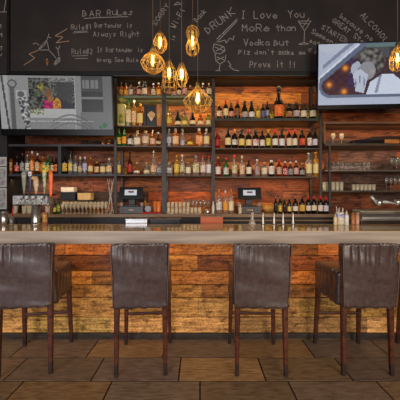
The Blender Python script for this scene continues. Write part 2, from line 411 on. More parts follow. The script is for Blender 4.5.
def paint_left(u, v):
    x, y = 1 + u*111, 77 + v*52; n = srn.uniform(-7, 7)
    c = (134, 134, 133)
    if x < 12: c = (160, 161, 160)
    if abs(x - (4 + (y-77)*0.09)) < 1: c = (70, 70, 70)
    if 10 < x < 30: c = (138, 139, 138)
    if 11 < x < 16 and y > 88: c = (86, 86, 86)
    if E(x, y, 14, 85, 4.6, 4) and not E(x, y, 14, 85, 3.2, 2.8): c = (70, 70, 70)
    if 17 < x < 28 and 91 < y < 100: c = (88, 88, 88) if E(x, y, 22, 95, 3.5, 3) else (168, 168, 168)
    if inpoly(x, y, [(19, 99), (31, 97), (33, 129), (24, 129)]):
        c = mott(x, y, (50, 50, 50), (190, 190, 190), 2.2)
    if 30 < x < 75 and 79 < y < 109:
        c = mott(x, y, (22, 24, 22), (104, 104, 98), 2.0)
        if x > 57 and y > 83 and not x > 73: c = (60 + srn.uniform(-10, 10),)*3
        if x > 50 and y < 83: c = srn.choice([(140, 140, 138), (70, 70, 70)])
        if E(x, y, 42, 88, 3.2, 4) : c = mott(x, y, (60, 62, 34), (160, 146, 60), 1.6)
        if E(x, y, 37, 95, 2, 3) : c = (62, 80, 44)
        if E(x, y, 49, 94, 3.2, 4.4): c = (118, 76, 44)
        if inpoly(x, y, [(43, 109), (44, 102), (48, 100), (53, 102), (55, 109)]): c = mott(x, y, (120, 24, 66), (200, 44, 110), 2)
        if E(x, y, 51, 99.5, 3, 3): c = (150, 92, 50)
        if inpoly(x, y, [(53, 109), (54, 101), (58, 98), (61, 102), (61, 109)]): c = mott(x, y, (130, 70, 26), (220, 150, 60), 1.5)
        if inpoly(x, y, [(60, 98), (74, 106), (74, 109), (62, 109)]): c = (42, 44, 52)
    elif 30 < x < 82 and y >= 109: c = (172, 172, 171) if y < 118 else (128, 128, 128)
    if 30 < x < 44 and 109 < y < 115: c = mott(x, y, (90, 90, 70), (180, 180, 160), 1.6)
    if 75 <= x < 82: c = (168, 168, 168)
    if 82 <= x < 103: c = (84, 84, 84) if y < 92 else (58, 58, 58)
    if 83 < x < 99 and 81 < y < 89: c = (150, 150, 150) if int(x) % 5 else (84, 84, 84)
    if 82 <= x < 103 and 97 < y < 99: c = (150, 150, 150)
    if 103 <= x: c = (128, 128, 128)
    if x > 80 and y > 112: c = (130, 130, 130)
    for k in range(3):
        if abs(y - (124 - 9*math.sin((x-48)/44*PI) + k*4)) < 0.8 and 50 < x < 92: c = (108, 108, 108)
    if 30 < x < 93 and 120.6 < y < 121.8: c = (196, 196, 196) if srn.random() < .75 else (120, 120, 120)
    if E(x, y, 104, 125, 2.6, 2.6) or E(x, y, 100, 127, 2, 1.6): c = (30, 120, 66)
    k = 0.66 if x > 76 else 0.86
    return tuple(max(0, min(255, (q + n)*k + 8)) for q in c)
def paint_right(u, v):
    x, y = 320 + u*107, 45 + v*60; n = srn.uniform(-6, 6)
    c = (164, 172, 190)
    if y < 44 + (x-320)*0.35 + 6 and x < 352: c = (172, 178, 192)
    W_ = [(366, 47), (324.5, 82), (323, 87), (325, 92), (331, 95.5), (430, 95.5), (430, 47)]
    W0 = [(361, 44), (321.5, 79), (320.5, 88), (323, 94.5), (329, 98), (430, 98), (430, 44)]
    W1 = [(356, 44), (350, 44), (324, 66), (324, 70)]
    if inpoly(x, y, W0): c = (92, 100, 122)
    if abs((x-320)*0.85 + (y - 79)) < 1.2 and y > 46: c = (196, 202, 214)
    if inpoly(x, y, W1): c = (120, 128, 150)
    if inpoly(x, y, W_):
        c = (66, 44, 52)
        if x > 352 and y < 60: c = (74, 74, 76)
        if x < 350: c = (70, 40, 40) if (int(x/4)+int(y/4)) % 2 else (58, 36, 50)
        if 348 < x < 356 and 60 < y < 88: c = srn.choice([(70, 50, 90), (50, 40, 60)])
        for cx, cy in ((330.5, 85), (346, 69), (345, 92)):
            d = math.hypot((x-cx), (y-cy))
            if d < 6: c = (66 + 170*math.exp(-d*d/9), 44 + 110*math.exp(-d*d/7), 50)
        if E(x, y, 371, 63, 13, 13): c = mott(x, y, (50, 48, 48), (118, 114, 110), 3.5)
        if E(x, y, 367, 72, 8, 9): c = (132, 132, 140)
        if inpoly(x, y, [(353, 74), (360, 70), (368, 76), (364, 94), (356, 92)]): c = (174, 180, 196)
        if inpoly(x, y, [(352, 66), (358, 62), (361, 66), (357, 72), (351, 74)]): c = (160, 166, 180)
        if E(x, y, 360, 80, 1, 4) or E(x, y, 364, 83, .8, 5) or E(x, y, 356, 84, .8, 4): c = (118, 124, 142)
        if E(x, y, 372, 73, 2, 3): c = (148, 140, 136)
        if inpoly(x, y, [(366, 95.5), (370, 83), (381, 76), (392, 76), (401, 84), (430, 86), (430, 95.5)]): c = (190, 198, 214)
        if inpoly(x, y, [(378, 78), (381, 76), (377, 94), (374, 94)]): c = (130, 138, 158)
        if x > 388 and y < 74: c = (60, 60, 58)
    if 46 < y < 49 and x > 366: c = (92, 112, 110)
    return tuple(max(0, min(255, (q + n))) for q in c)
glossbl = mat('gloss black bezel', (9, 9, 10), 0.3, spec=0.25)
def television(label, wid, hei, loc, rx, rz, paint, nx, ny, estr, bottom, side):
    t = thing('television', label, 'television', loc, 0, None)
    t.rotation_euler = (rx, 0, rz)
    MB().box(-wid/2 - side, wid/2 + side, -0.012, 0.045, -bottom, hei + side, bev=0.008).box(-wid*.3, wid*.3, 0.045, 0.09, hei*.15, hei*.8, bev=0.01).build('housing', glossbl, t)
    s = raster_screen(nx, ny, wid, hei, paint).build('screen', screenmat('picture ' + label[:12], estr), t, loc=(0, -0.0135, 0))
    s['label'] = 'glowing screen picture'
    MB().box(-0.06, 0.06, 0.09, 0.16, hei*.3, hei*.6, bev=0.005).build('wall_bracket', blackmetal, t)
    return t
D1 = 3.60
television('wide television with a grey film still, below the chalkboard at left', 1.445, 0.675, ((56.5-200)*D1/F, D1 + 0.04, Z(128.5, D1)), math.radians(6), math.radians(1.5), paint_left, 150, 70, 1.0, 0.085, 0.018)
D2 = 3.53
television('television showing a white car window scene, at the upper right', 1.385, 0.775, (X(373, D2), D2, Z(104.5, D2)), math.radians(1.5), math.radians(-3.5), paint_right, 150, 86, 1.0, 0.05, 0.012)

# ------------------------------------------------------------------ shelving
def shelf_px(name, root, x0, x1, ytop, th, m, d0=FR, d1=WY - 0.012, label=None):
    zt = Z(ytop, d0)
    o = part(MB().box(X(x0, d0), X(x1, d0), d0, d1, zt - th, zt, bev=0.003), name, m, root, label)
    return zt
su = thing('shelving_unit', 'tall dark shelving unit of three bays filled with liquor bottles', 'shelving', (X(213, FR), FR, 1.16))
CT = 1.160     # back counter top
for (px, wpx) in ((115.5, 3), (164, 4.4), (213.5, 3), (320.5, 2.6)):
    part(MB().box(X(px - wpx/2, FR), X(px + wpx/2, FR), FR - 0.012, FR + 0.010, CT, Z(76.5, SOF), bev=0.003), 'post', blackmetal, su)
for (px, wpx) in ((115.5, 2), (164, 3), (213.5, 2), (320.5, 2)):
    part(MB().box(X(px, FR) - 0.018, X(px, FR) + 0.018, WY - 0.05, WY - 0.012, CT, Z(76.5, SOF)), 'post', blackmetal, su)
SH = {}
T = 0.019
def midshelf(key, x0, x1, y, m=shelfwood, th=T, **k): SH[key] = shelf_px('shelf', su, x0, x1, y, th, m, **k)
midshelf('M1', 117, 162, 95.5, greenunder, 0.03); midshelf('N1', 166, 212, 95.5, greenunder, 0.03)
midshelf('M2', 117, 162, 125.5); midshelf('N2', 166, 212, 125.5)
midshelf('M3', 117, 162, 145.8); midshelf('N3', 166, 212, 146)
midshelf('M4', 117, 162, 174.5); midshelf('N4', 166, 212, 175)
midshelf('R1', 215, 319, 118, noisy('dark green shelf', (28, 36, 28), (50, 58, 42), (3, 20, 20), rough=0.3), 0.036, d0=FR - 0.02); midshelf('R2', 215, 319, 148); midshelf('R3', 215, 319, 176.5)
part(MB().box(X(114, FR), X(322, FR), FR - 0.012, FR + 0.03, Z(77.5, FR) - 0.0, Z(75.5, FR)), 'top_rail', noisy('brown rail', (74, 54, 40), (96, 72, 50), (4, 20, 20), rough=0.5), su)
# left wall shelf with two openings
ls = thing('wall_shelf', 'dark open wall shelf holding bottles under the grey film television', 'shelf', (X(60, FR), FR, Z(176, FR)))
SH['L1'] = shelf_px('shelf', ls, 5, 114, 173.8, 0.034, noisy('blue grey shelf', (44, 46, 50), (62, 62, 64), (3, 20, 20), rough=0.45))
SH['L0'] = shelf_px('top_board', ls, 5, 114, 144.2, 0.03, MATS['blue grey shelf'])
for px in (7, 59.5):
    part(MB().box(X(px-1.5, FR), X(px+1.5, FR), FR + 0.002, WY - 0.012, SH['L1'], SH['L0'] - 0.03), 'upright', MATS['blue grey shelf'], ls)
# right wall shelves with glassware
rs = thing('glass_rack', 'dark wall rack of four shelves with glassware beneath the white car television', 'shelving', (X(325, FR), FR, 1.16))
SH['G1'] = shelf_px('shelf', rs, 323, 440, 121.5, 0.03, noisy('worn tan board', (92, 62, 42), (124, 86, 58), (3, 20, 20), rough=0.5))
SH['G2'] = shelf_px('shelf', rs, 325, 440, 143.2, 0.035, shelfwood)
SH['G3'] = shelf_px('shelf', rs, 325, 440, 169.8, 0.022, noisy('grey metal shelf', (92, 84, 74), (130, 120, 104), (3, 20, 20), rough=0.35, metal=0.4))
SH['G4'] = shelf_px('shelf', rs, 323, 440, 190.4, 0.026, shelfwood)
part(MB().box(X(328.5, FR), X(330.5, FR), FR - 0.01, FR + 0.010, CT, SH['G2'] - 0.035), 'post', blackmetal, rs)
part(MB().box(X(436, FR), X(439, FR), FR - 0.01, FR + 0.02, CT, Z(108, FR)), 'post', blackmetal, rs)
part(MB().box(X(324.6, FR), X(326.2, FR), FR + 0.02, WY - 0.015, SH['G2'], SH['G1'] - 0.03, None), 'upright', MATS['worn tan board'], rs)

# back counter (long sideboard) the bottom row stands on
bc = thing('back_counter', 'long dark back counter under the shelves with a tan front edge', 'counter', (0, 3.7, 0))
part(MB().box(-3.3, 3.6, 3.72, WY - 0.012, CT - 0.045, CT, bev=0.004), 'worktop', noisy('tan edge board', (112, 84, 58), (146, 112, 76), (3, 30, 30), rough=0.4), bc)
part(MB().box(-3.28, 3.58, 3.78, WY - 0.012, 0.09, CT - 0.045), 'cabinet_body', noisy('dark cabinet', (26, 22, 22), (40, 32, 30), (4, 4, 4), rough=0.5), bc)
part(MB().box(X(222, 3.72), X(336, 3.72), 3.735, 3.762, Z(221.3, 3.735), Z(219.8, 3.735), bev=0.003), 'lower_rail', MATS['tan edge board'], bc)
for i in range(9):
    x0 = -3.26 + i*0.76
    dr = part(MB().box(x0, x0 + 0.74, 3.76, 3.78, 0.12, CT - 0.08, bev=0.004), 'door', MATS['dark cabinet'], bc)
    hd = MB().tube([(x0 + 0.66, 3.75, 0.7), (x0 + 0.66, 3.735, 0.72), (x0 + 0.66, 3.735, 0.86), (x0 + 0.66, 3.75, 0.88)], 0.006)
    part(hd, 'handle', steel, bc).parent = dr
part(MB().box(-3.26, 3.56, 3.84, WY - 0.012, 0, 0.09), 'plinth', blackmetal, bc)

# ------------------------------------------------------------------ the bar
BF, BR, BT, BH = 2.33, 3.01, 0.13, 1.087
bar = thing('bar_counter', 'long bar with thick grey-brown top and reclaimed plank front', 'bar', (0, 2.69, 0))
topm = noisy('bar top', (176, 136, 80), (214, 178, 120), (3, 22, 22), rough=0.07, detail=6, spec=0.22)
edgem = noisy('bar edge', (138, 122, 108), (166, 150, 132), (1.5, 20, 30), rough=0.42, detail=6)
part(MB().box(-3.5, 3.6, BF + 0.004, BR, BH - 0.03, BH, bev=0.003), 'countertop', topm, bar)
part(MB().box(-3.5, 3.6, BF, BF + 0.05, BH - 0.11, BH - 0.002, bev=0.006), 'edge_band', edgem, bar)
part(MB().box(-3.5, 3.6, BR + 0.0005, BR + 0.02, BH - 0.05, BH - 0.0005), 'rear_trim', noisy('dark trim', (44, 34, 28), (66, 50, 38), (4, 20, 20), rough=0.3), bar)
bm_ = plankmat('bar front boards', rough=0.5, grain=(3.5, 3.5, 46), dark=0.55, kscale=(6, 6, 13), bump=0.6, spec=0.35, pits=0.6)
p = MB(); p.box(-3.45, 3.55, 2.72, 2.80, 0, BH - 0.03, rgb(30, 18, 10))
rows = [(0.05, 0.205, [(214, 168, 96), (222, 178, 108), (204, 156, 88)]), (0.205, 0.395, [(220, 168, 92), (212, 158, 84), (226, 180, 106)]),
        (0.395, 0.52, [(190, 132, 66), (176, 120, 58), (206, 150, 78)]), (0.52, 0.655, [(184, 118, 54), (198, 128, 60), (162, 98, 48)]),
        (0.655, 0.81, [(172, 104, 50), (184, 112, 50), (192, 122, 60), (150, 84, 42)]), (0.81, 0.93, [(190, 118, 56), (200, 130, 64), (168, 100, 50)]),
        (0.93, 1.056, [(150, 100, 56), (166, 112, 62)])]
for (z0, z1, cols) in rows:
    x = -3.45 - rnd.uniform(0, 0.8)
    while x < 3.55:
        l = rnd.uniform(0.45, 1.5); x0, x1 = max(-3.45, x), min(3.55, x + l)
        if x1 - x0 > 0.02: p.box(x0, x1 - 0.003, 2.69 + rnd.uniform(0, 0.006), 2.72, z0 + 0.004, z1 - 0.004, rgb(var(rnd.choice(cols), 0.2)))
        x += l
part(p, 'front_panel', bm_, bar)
part(MB().box(-3.45, 3.55, 2.672, 2.72, 0, 0.05, bev=0.004), 'kick_board', noisy('dark kick board', (38, 32, 30), (60, 50, 44), (6, 6, 20), rough=0.5), bar)
part(MB().box(-3.45, 3.55, 2.44, 2.47, BH - 0.11, BH - 0.03), 'fill_light_housing', blackmetal, bar)  # unseen housing added to go with the warm fill light

# ------------------------------------------------------------------ bar chairs
def rrect(w, d, r, n=8, seg=10):
    """rounded rectangle perimeter with outward normals, counter-clockwise"""
    pts = []
    cs = [(w/2 - r, d/2 - r, 0), (-w/2 + r, d/2 - r, PI/2), (-w/2 + r, -d/2 + r, PI), (w/2 - r, -d/2 + r, 3*PI/2)]
    for k, (cx, cy, a0) in enumerate(cs):
        for i in range(n + 1):
            a = a0 + PI/2 * i/n; pts.append((cx + r*math.cos(a), cy + r*math.sin(a), math.cos(a), math.sin(a)))
        nx_, ny_, a1 = cs[(k + 1) % 4]
        e0 = pts[-1]; s0 = (nx_ + r*math.cos(a1), ny_ + r*math.sin(a1))
        for i in range(1, seg):
            t = i/seg; pts.append((e0[0] + (s0[0]-e0[0])*t, e0[1] + (s0[1]-e0[1])*t, e0[2], e0[3]))
    return pts
def make_chair(seed=1):
    r = random.Random(seed)
    t = thing('bar_chair', '', 'chair', (0, 0, 0), 0, 'leather bar chairs along the bar')
    # local frame: +y towards the bar, origin on the floor under the seat centre (rear legs at y=-.25)
    # backrest cover
    rings = []; zs = [0.535 + 0.472*i/30 for i in range(31)]
    ph = [r.uniform(0, 6) for _ in range(6)]
    for i, z in enumerate(zs):
        q = i/30; w_ = 0.405 + 0.032*q; lean = -0.012*q
        if q > 0.965: pass
        ring = []
        P = rrect(w_, 0.075, 0.018, 4, 26)
        for (x, y, nx_, ny_) in P:
            gather = max(0, (q - 0.60)/0.40)**1.2 * 0.0095
            d = gather * (math.sin(x*150 + ph[0] + 3*math.sin(x*13 + ph[1])) + 0.4*math.sin(x*330 + ph[2])) * (1 if abs(ny_) > .5 else .3)
            d += 0.0035*math.sin(x*9 + z*23 + ph[3]) + 0.002*math.sin(z*55 + x*6 + ph[4]) * (1 - q)
            hem = 0.006*math.sin(x*62 + ph[5]) * max(0, 1 - i/2.0)
            ring.append((x + nx_*d, -0.235 + y + ny_*d + lean, z + hem))
        rings.append(ring)
    top = rings[-1]; cx = sum(p[0] for p in top)/len(top); cy = sum(p[1] for p in top)/len(top)
    for s, dz in ((0.985, 0.006), (0.95, 0.010), (0.85, 0.012)):
        rings.append([(cx + (p[0]-cx)*s, cy + (p[1]-cy)*s*(0.9 if s < .96 else 1), p[2] + dz) for p in top])
    MB().rings(rings).build('backrest', leather, t)
    # seat cover with skirt
    rings = []
    for i in range(15):
        q = i/14; z0 = 0.53; z = z0 + (0.765 - z0)*q; ring = []
        for (x, y, nx_, ny_) in rrect(0.428 + 0.006*(1-q), 0.425, 0.03, 4, 18):
            s_ = y if abs(nx_) > .5 else x
            d = 0.006*math.sin(s_*75 + ph[2] + 2*math.sin(s_*11))*(0.35 + 0.65*(1-q)) + 0.004*math.sin(s_*22 + z*20 + ph[0])
            hem = (0.005*math.sin(s_*60 + ph[1]) - 0.03*max(0, y)) * max(0, 1 - i/3.0)
            ring.append((x + nx_*d, 0.02 + y + ny_*d, z + hem))
        rings.append(ring)
    top = rings[-1]
    for s, dz in ((0.975, 0.011), (0.93, 0.017), (0.75, 0.022), (0.4, 0.022), (0.05, 0.02)):
        rings.append([(p[0]*s, 0.02 + (p[1]-0.02)*s, p[2] + dz) for p in top])
    MB().rings(rings).build('seat', leather, t)
    # seams
    mb = MB()
    for sx in (-1, 1):
        mb.tube([(sx*(0.2005 + 0.0165*q) , -0.272 - 0.012*q, 0.54 + 0.465*q) for q in [k/12 for k in range(13)]], 0.0035, 6)
    mb.tube([(-0.214 + 0.428*k/16, -0.283 + 0.001*math.sin(k), 1.008) for k in range(17)], 0.0035, 6)
    mb.build('piping', mat('piping leather', (96, 80, 74), 0.35), t)
    # legs
    for sx in (-1, 1):
        for (y0, y1, x0, x1) in ((-0.222, -0.232, 0.182, 0.187), (0.20, 0.243, 0.190, 0.205)):
            rr = []
            for k in range(7):
                q = k/6; z = 0.56*(1-q); hw = 0.021 - 0.007*q
                cx, cy = sx*(x0 + (x1-x0)*q), y0 + (y1-y0)*q
                b = hw*0.25
                rr.append([(cx + a*hw + 0, cy + c*hw, z) for a, c in ((-1, -.75), (-.75, -1), (.75, -1), (1, -.75), (1, .75), (.75, 1), (-.75, 1), (-1, .75))])
            cut = 5
            lg = MB().rings(rr[:cut + 1], True, True, False).build('leg', legwood, t)
            tp = MB().rings(rr[cut:], True, True, False).build('leg_tip', legtip, lg)
            tp['label'] = 'darker lower end of leg'
    MB().box(-0.19, 0.19, 0.205, 0.228, 0.285, 0.308, bev=0.004).build('stretcher', legwood, t)
    return t
ch0 = make_chair()
chairs = [(-1.385, 2.345, 9, 'dark leather bar chair cut off by the left edge'), (-0.470, 2.345, 4, 'dark leather bar chair, second from left, before the left register'),
          (0.477, 2.345, -1.5, 'dark leather bar chair, third from left, with strongly gathered upper back'), (1.29, 2.352, 0.5, 'dark leather bar chair nearest right, its left side skirt catching light'),
          (2.065, 2.352, -1, 'mostly hidden bar chair at the right edge showing its front leg')]
for i, (x, y, a, lab) in enumerate(chairs):
    if i == 0: o = ch0; o.location = (x, y, 0); o.rotation_euler = (0, 0, math.radians(a)); o['label'] = lab
    else: dup(ch0, (x, y, 0), math.radians(a), lab)

# ------------------------------------------------------------------ bottles
def glassm(name, col, trans=0.75, rough=0.08): return mat('glass ' + name, col, rough, trans=trans, ior=1.35, spec=0.6)
GL = {
 'dark': (glassm('dark', (30, 22, 16), 0.25), 'dark'), 'brown': (glassm('brown', (84, 40, 16), 0.5), 'brown'), 'amber': (glassm('amber', (206, 120, 34), 0.7), 'amber'),
 'gold': (glassm('gold', (232, 186, 78), 0.75), 'golden'), 'clear': (glassm('clear', (222, 212, 196), 0.85), 'clear'), 'green': (glassm('green', (40, 118, 44), 0.6), 'green'),
 'dgreen': (glassm('dark green', (30, 44, 20), 0.35), 'dark green'), 'red': (glassm('red', (150, 34, 22), 0.6), 'red'), 'grey': (glassm('grey', (140, 138, 138), 0.6), 'grey'),
 'black': (mat('black bottle', (14, 12, 12), 0.2), 'black'), 'ygreen': (glassm('yellow green', (190, 190, 90), 0.75), 'yellow-green'), 'white': (mat('white bottle', (205, 198, 184), 0.4), 'white')}
LC = {'cream': (226, 204, 158), 'white': (226, 220, 206), 'yellow': (232, 196, 70), 'orange': (232, 128, 40), 'red': (192, 44, 34), 'pink': (216, 160, 144), 'grey': (160, 156, 150),
      'brown': (150, 92, 52), 'gold': (206, 156, 62), 'blue': (96, 100, 160), 'green': (90, 128, 60), 'lilac': (196, 184, 206), 'black': (26, 22, 22), 'tan': (196, 150, 96)}
CC = {'black': (20, 18, 18), 'white': (220, 212, 196), 'red': (196, 30, 30), 'gold': (206, 150, 50), 'silver': (170, 168, 164), 'cork': (190, 150, 100), 'green': (40, 110, 40), 'brown': (90, 50, 30), 'orange': (226, 120, 40), 'pourer': (150, 146, 140)}
def labm(c, c2=None):
    k = 'label ' + c + (c2 or '')
    if k in MATS: return MATS[k]
    a = LC[c]; b = LC[c2] if c2 else tuple(v*0.5 for v in a)
    return noisy(k, a, b, (38, 38, 60), rough=0.6, lo=0.50, hi=0.60, detail=2)
def capm(c):
    return mat('cap ' + c, CC[c], 0.35, metal=0.7 if c in ('silver', 'gold', 'pourer') else 0.0)
SHAPES = {   # (radius fraction, height fraction)
 'liq':  [(.90,0),(1,.015),(1,.60),(.96,.64),(.80,.69),(.50,.73),(.34,.77),(.30,.82),(.30,.94)],
 'wine': [(.92,0),(1,.015),(1,.62),(.97,.66),(.80,.71),(.52,.77),(.42,.81),(.40,.95)],
 'sq':   [(.96,0),(1,.012),(1,.64),(.92,.68),(.45,.71),(.34,.74),(.32,.94)],
 'champ':[(.94,0),(1,.015),(1,.42),(.90,.54),(.66,.66),(.45,.77),(.36,.85),(.36,.96)],
 'round':[(.60,0),(.86,.06),(1,.22),(.98,.36),(.80,.50),(.46,.60),(.30,.66),(.28,.92)],
 'tall': [(.92,0),(1,.01),(1,.46),(.90,.52),(.60,.60),(.40,.70),(.34,.94)],
 'short':[(.88,0),(1,.03),(1,.66),(.80,.78),(.44,.83),(.40,.92)],
 'tumbler':[(.86,0),(.9,.02),(1,1.0)]}
LB = {'liq': (.14,.52), 'wine': (.16,.50), 'sq': (.16,.56), 'champ': (.12,.36), 'round': (.12,.36), 'tall': (.10,.40), 'short': (.16,.60)}
CAPZ = {'liq': (.36,.88,1), 'wine': (.43,.80,1), 'sq': (.40,.86,1), 'champ': (.44,.74,1), 'round': (.38,.86,1), 'tall': (.42,.85,1), 'short': (.50,.86,1)}
ORD = ['first', 'second', 'third', 'fourth', 'fifth', 'sixth', 'seventh', 'eighth', 'ninth', 'tenth', 'eleventh', 'twelfth', 'thirteenth', 'fourteenth', 'fifteenth', 'sixteenth', 'seventeenth', 'eighteenth']
def bottle(px, ytop, ybase, wpx, shape, gl, lab, cap, D, zb, label, group, lab2=None, clear=9):
    h = min((ybase - ytop) * D / F, clear - (0.045 if cap == 'pourer' else 0)); r = wpx * D / F / 2
    t = thing('bottle', label, 'bottle', (X(px, D), D, zb + 0.0005), rnd.uniform(-.2, .2), group)
    sq = 5 if shape == 'sq' else 2; sy = 0.8 if shape == 'sq' else 1
    pr = [(a*r, b*h) for a, b in SHAPES[shape]]
    MB().lathe(pr, 20, sq=sq, sy=sy).build('glass_body', GL[gl][0], t)
    lb = None
    if lab:
        z0, z1 = LB[shape]; z0 += rnd.uniform(-.02, .03); z1 += rnd.uniform(-.05, .04)
        vs = []; n = 14
        for z_ in (z0, (z0+z1)/2, z1):
            for (ra, za), (rb, zb_) in zip(SHAPES[shape][:-1], SHAPES[shape][1:]):
                if za <= z_ <= zb_: rr = (ra + (rb-ra)*(z_-za)/max(1e-6, zb_-za)) * r; break
            for j in range(n + 1):
                a = -PI/2 - math.radians(75) + math.radians(150)*j/n; ca, sa = math.cos(a), math.sin(a)
                k = 1.0 if sq == 2 else 1/((abs(ca)**sq + abs(sa)**sq)**(1/sq))
                vs.append(((rr*k + 0.0012)*ca, (rr*k + 0.0012)*sa*sy - (0.0006 if sq > 2 else 0), z_*h))
        m = n + 1; fs = []
        for i in range(2):
            for j in range(n): fs.append((i*m+j, i*m+j+1, (i+1)*m+j+1, (i+1)*m+j))
        mb = MB(); mb.add(vs, fs, None, True); mb.build('paper_label', labm(lab, lab2), t)
    if cap:
        cr, c0, c1 = CAPZ[shape]; cr = max(cr*r, 0.009); 
        if cap == 'pourer':
            mb = MB().lathe([(cr*.9, h*.92), (cr, h*.94), (cr*.5, h*.97), (cr*.35, h*1.0)], 10)
            mb.tube([(0, 0, h*.99), (0.004, 0, h*1.06), (0.013, -0.004, h*1.10)], 0.0035, 6)
            mb.build('pour_spout', capm(cap), t)
        else: MB().lathe([(cr, h*c0), (cr, h*(c1-.01)), (cr*.85, h*c1)], 12).build('cap', capm(cap), t)
    return t
def row(key, ybase, D, where, group, items, start_over=None):
    zb = SH[key] if key in SH else CT
    items = sorted(items, key=lambda i: i[0])
    above = {'L1': ('L0', .03), 'M2': ('M1', .03), 'N2': ('N1', .03), 'M3': ('M2', T), 'N3': ('N2', T), 'M4': ('M3', T), 'N4': ('N3', T), 'R2': ('R1', .036), 'R3': ('R2', T)}.get(key)
    clear = SH[above[0]] - above[1] - zb - 0.006 if above else 9
    gaps = [min([abs(items[j][0] - it[0]) for j in (i-1, i+1) if 0 <= j < len(items)] + [99]) for i, it in enumerate(items)]
    for i, it in enumerate(items):
        px, ytop, wpx, shape, gl, lab, cap = it[:7]; wpx = min(wpx * 1.12, max(gaps[i] - 0.6, 3.2)); lab2 = it[7] if len(it) > 7 else None
        kind = GL[gl][1] + (' wine' if shape == 'wine' else '')
        l = f"{kind} bottle with {lab or 'no'} label, {ORD[i]} from left {where}"
        bottle(px, ytop, ybase, wpx, shape, gl, lab, cap, max(D + rnd.uniform(-.003, .02), 3.868 + wpx * 0.0071) if D > 3.87 else D + rnd.uniform(-.005, .005), zb, l, group, lab2, clear)
DB = 3.90
row('L1', 172.5, DB, 'in left half of wall shelf', 'bottles in the left half of the wall shelf', [
 (10.2, 151, 4.6, 'liq', 'amber', 'tan', 'white'), (17.2, 154, 5.4, 'wine', 'dark', 'red', 'black', 'pink'), (22.5, 151.5, 4.6, 'liq', 'dark', 'grey', 'brown'), (27.5, 153, 4.4, 'liq', 'clear', 'white', 'silver', 'green'),
 (32.2, 149.5, 4.8, 'liq', 'amber', 'orange', 'white', 'cream'), (37.6, 151.5, 4.8, 'liq', 'brown', 'tan', 'white', 'cream'), (43, 155, 4.6, 'sq', 'amber', 'orange', 'gold'), (48, 154, 4.6, 'wine', 'green', 'yellow', 'green'), (52.3, 155, 4, 'liq', 'dark', 'cream', 'black'),
 (56, 155.5, 4.0, 'sq', 'dark', 'orange', 'black')])
row('L1', 172.5, DB, 'in right half of wall shelf', 'bottles in the right half of the wall shelf', [
 (65, 152.5, 4.6, 'liq', 'dark', 'yellow', 'black'), (70.6, 152, 5, 'liq', 'clear', 'yellow', 'pourer', 'grey'), (75.6, 154, 4.8, 'liq', 'grey', 'grey', 'silver', 'white'), (80.3, 155, 4, 'tall', 'clear', 'yellow', 'white', 'blue'),
 (85, 155, 5.6, 'sq', 'clear', 'lilac', 'white', 'blue'), (90.6, 156, 4.6, 'liq', 'amber', 'cream', 'gold', 'yellow'), (97, 160, 5, 'short', 'brown', 'tan', 'gold', 'cream'), (102.8, 160, 5.4, 'short', 'clear', 'cream', 'black', 'yellow'), (109.2, 156.5, 5.2, 'liq', 'clear', 'cream', 'white', 'orange')])
row('M1', 95.5, DB, 'on top shelf, middle-left bay', 'bottles on the top shelf of the middle left bay', [
 (121.3, 81.5, 4.2, 'liq', 'amber', 'gold', 'brown'), (126, 82, 4.2, 'liq', 'amber', 'gold', 'brown', 'orange'), (131, 83.5, 4.8, 'short', 'dark', 'grey', 'brown', 'cream'), (139.2, 81, 4.2, 'liq', 'brown', 'pink', 'white'), (145, 80.5, 5.2, 'short', 'dark', 'cream', 'black', 'pink'),
 (153.5, 82, 4.4, 'liq', 'brown', 'cream', 'white'), (158.6, 81.5, 4.2, 'liq', 'amber', 'orange', 'white', 'yellow')])
row('M2', 125.5, DB, 'on second shelf, middle-left bay', 'bottles on the second shelf of the middle left bay', [
 (128.6, 97.5, 6, 'sq', 'ygreen', 'cream', 'green', 'tan'), (134.2, 97.5, 5, 'liq', 'gold', 'cream', 'white', 'orange'), (140.4, 103, 5.6, 'sq', 'amber', 'yellow', 'gold', 'cream')])
bottle(151, 102.5, 125.5, 6, 'liq', 'black', None, 'cork', 4.02, SH['M2'], 'black bottle standing behind the fan-shaped gold emblem box', 'bottles on the second shelf of the middle left bay', None, SH['M1'] - .04 - SH['M2'])
bottle(263, 102, 117.6, 1, 'wine', 'dark', None, None, 4, 0, '', '') if False else None
row('M3', 145.8, DB, 'on third shelf, middle-left bay', 'bottles on the third shelf of the middle left bay', [
 (118.8, 127, 5, 'liq', 'green', 'yellow', 'green'), (124.2, 127.8, 5, 'liq', 'green', 'orange', 'green', 'yellow'), (130.4, 133, 5, 'short', 'dark', 'white', 'brown', 'black'), (137.3, 130, 5.6, 'sq', 'clear', 'cream', 'cork', 'white'), (145.6, 130, 7.6, 'short', 'clear', 'cream', 'cork', 'pink'),
 (152.6, 128, 4.8, 'liq', 'amber', 'pink', 'pourer', 'cream'), (158.4, 131.5, 5.4, 'round', 'brown', 'cream', 'white')])
row('M4', 174.5, DB, 'on bottom shelf, middle-left bay', 'bottles on the bottom shelf of the middle left bay', [
 (118.6, 157, 4.4, 'liq', 'clear', 'yellow', 'gold', 'tan'), (130, 150, 4, 'tall', 'brown', 'red', 'black'), (137, 162, 6, 'round', 'amber', 'white', 'cork'), (146.6, 162, 6.6, 'round', 'clear', 'cream', 'cork', 'green'),
 (153.6, 148, 5.4, 'tall', 'clear', 'cream', 'pourer', 'red'), (159.8, 162, 5, 'sq', 'grey', 'grey', 'silver')])
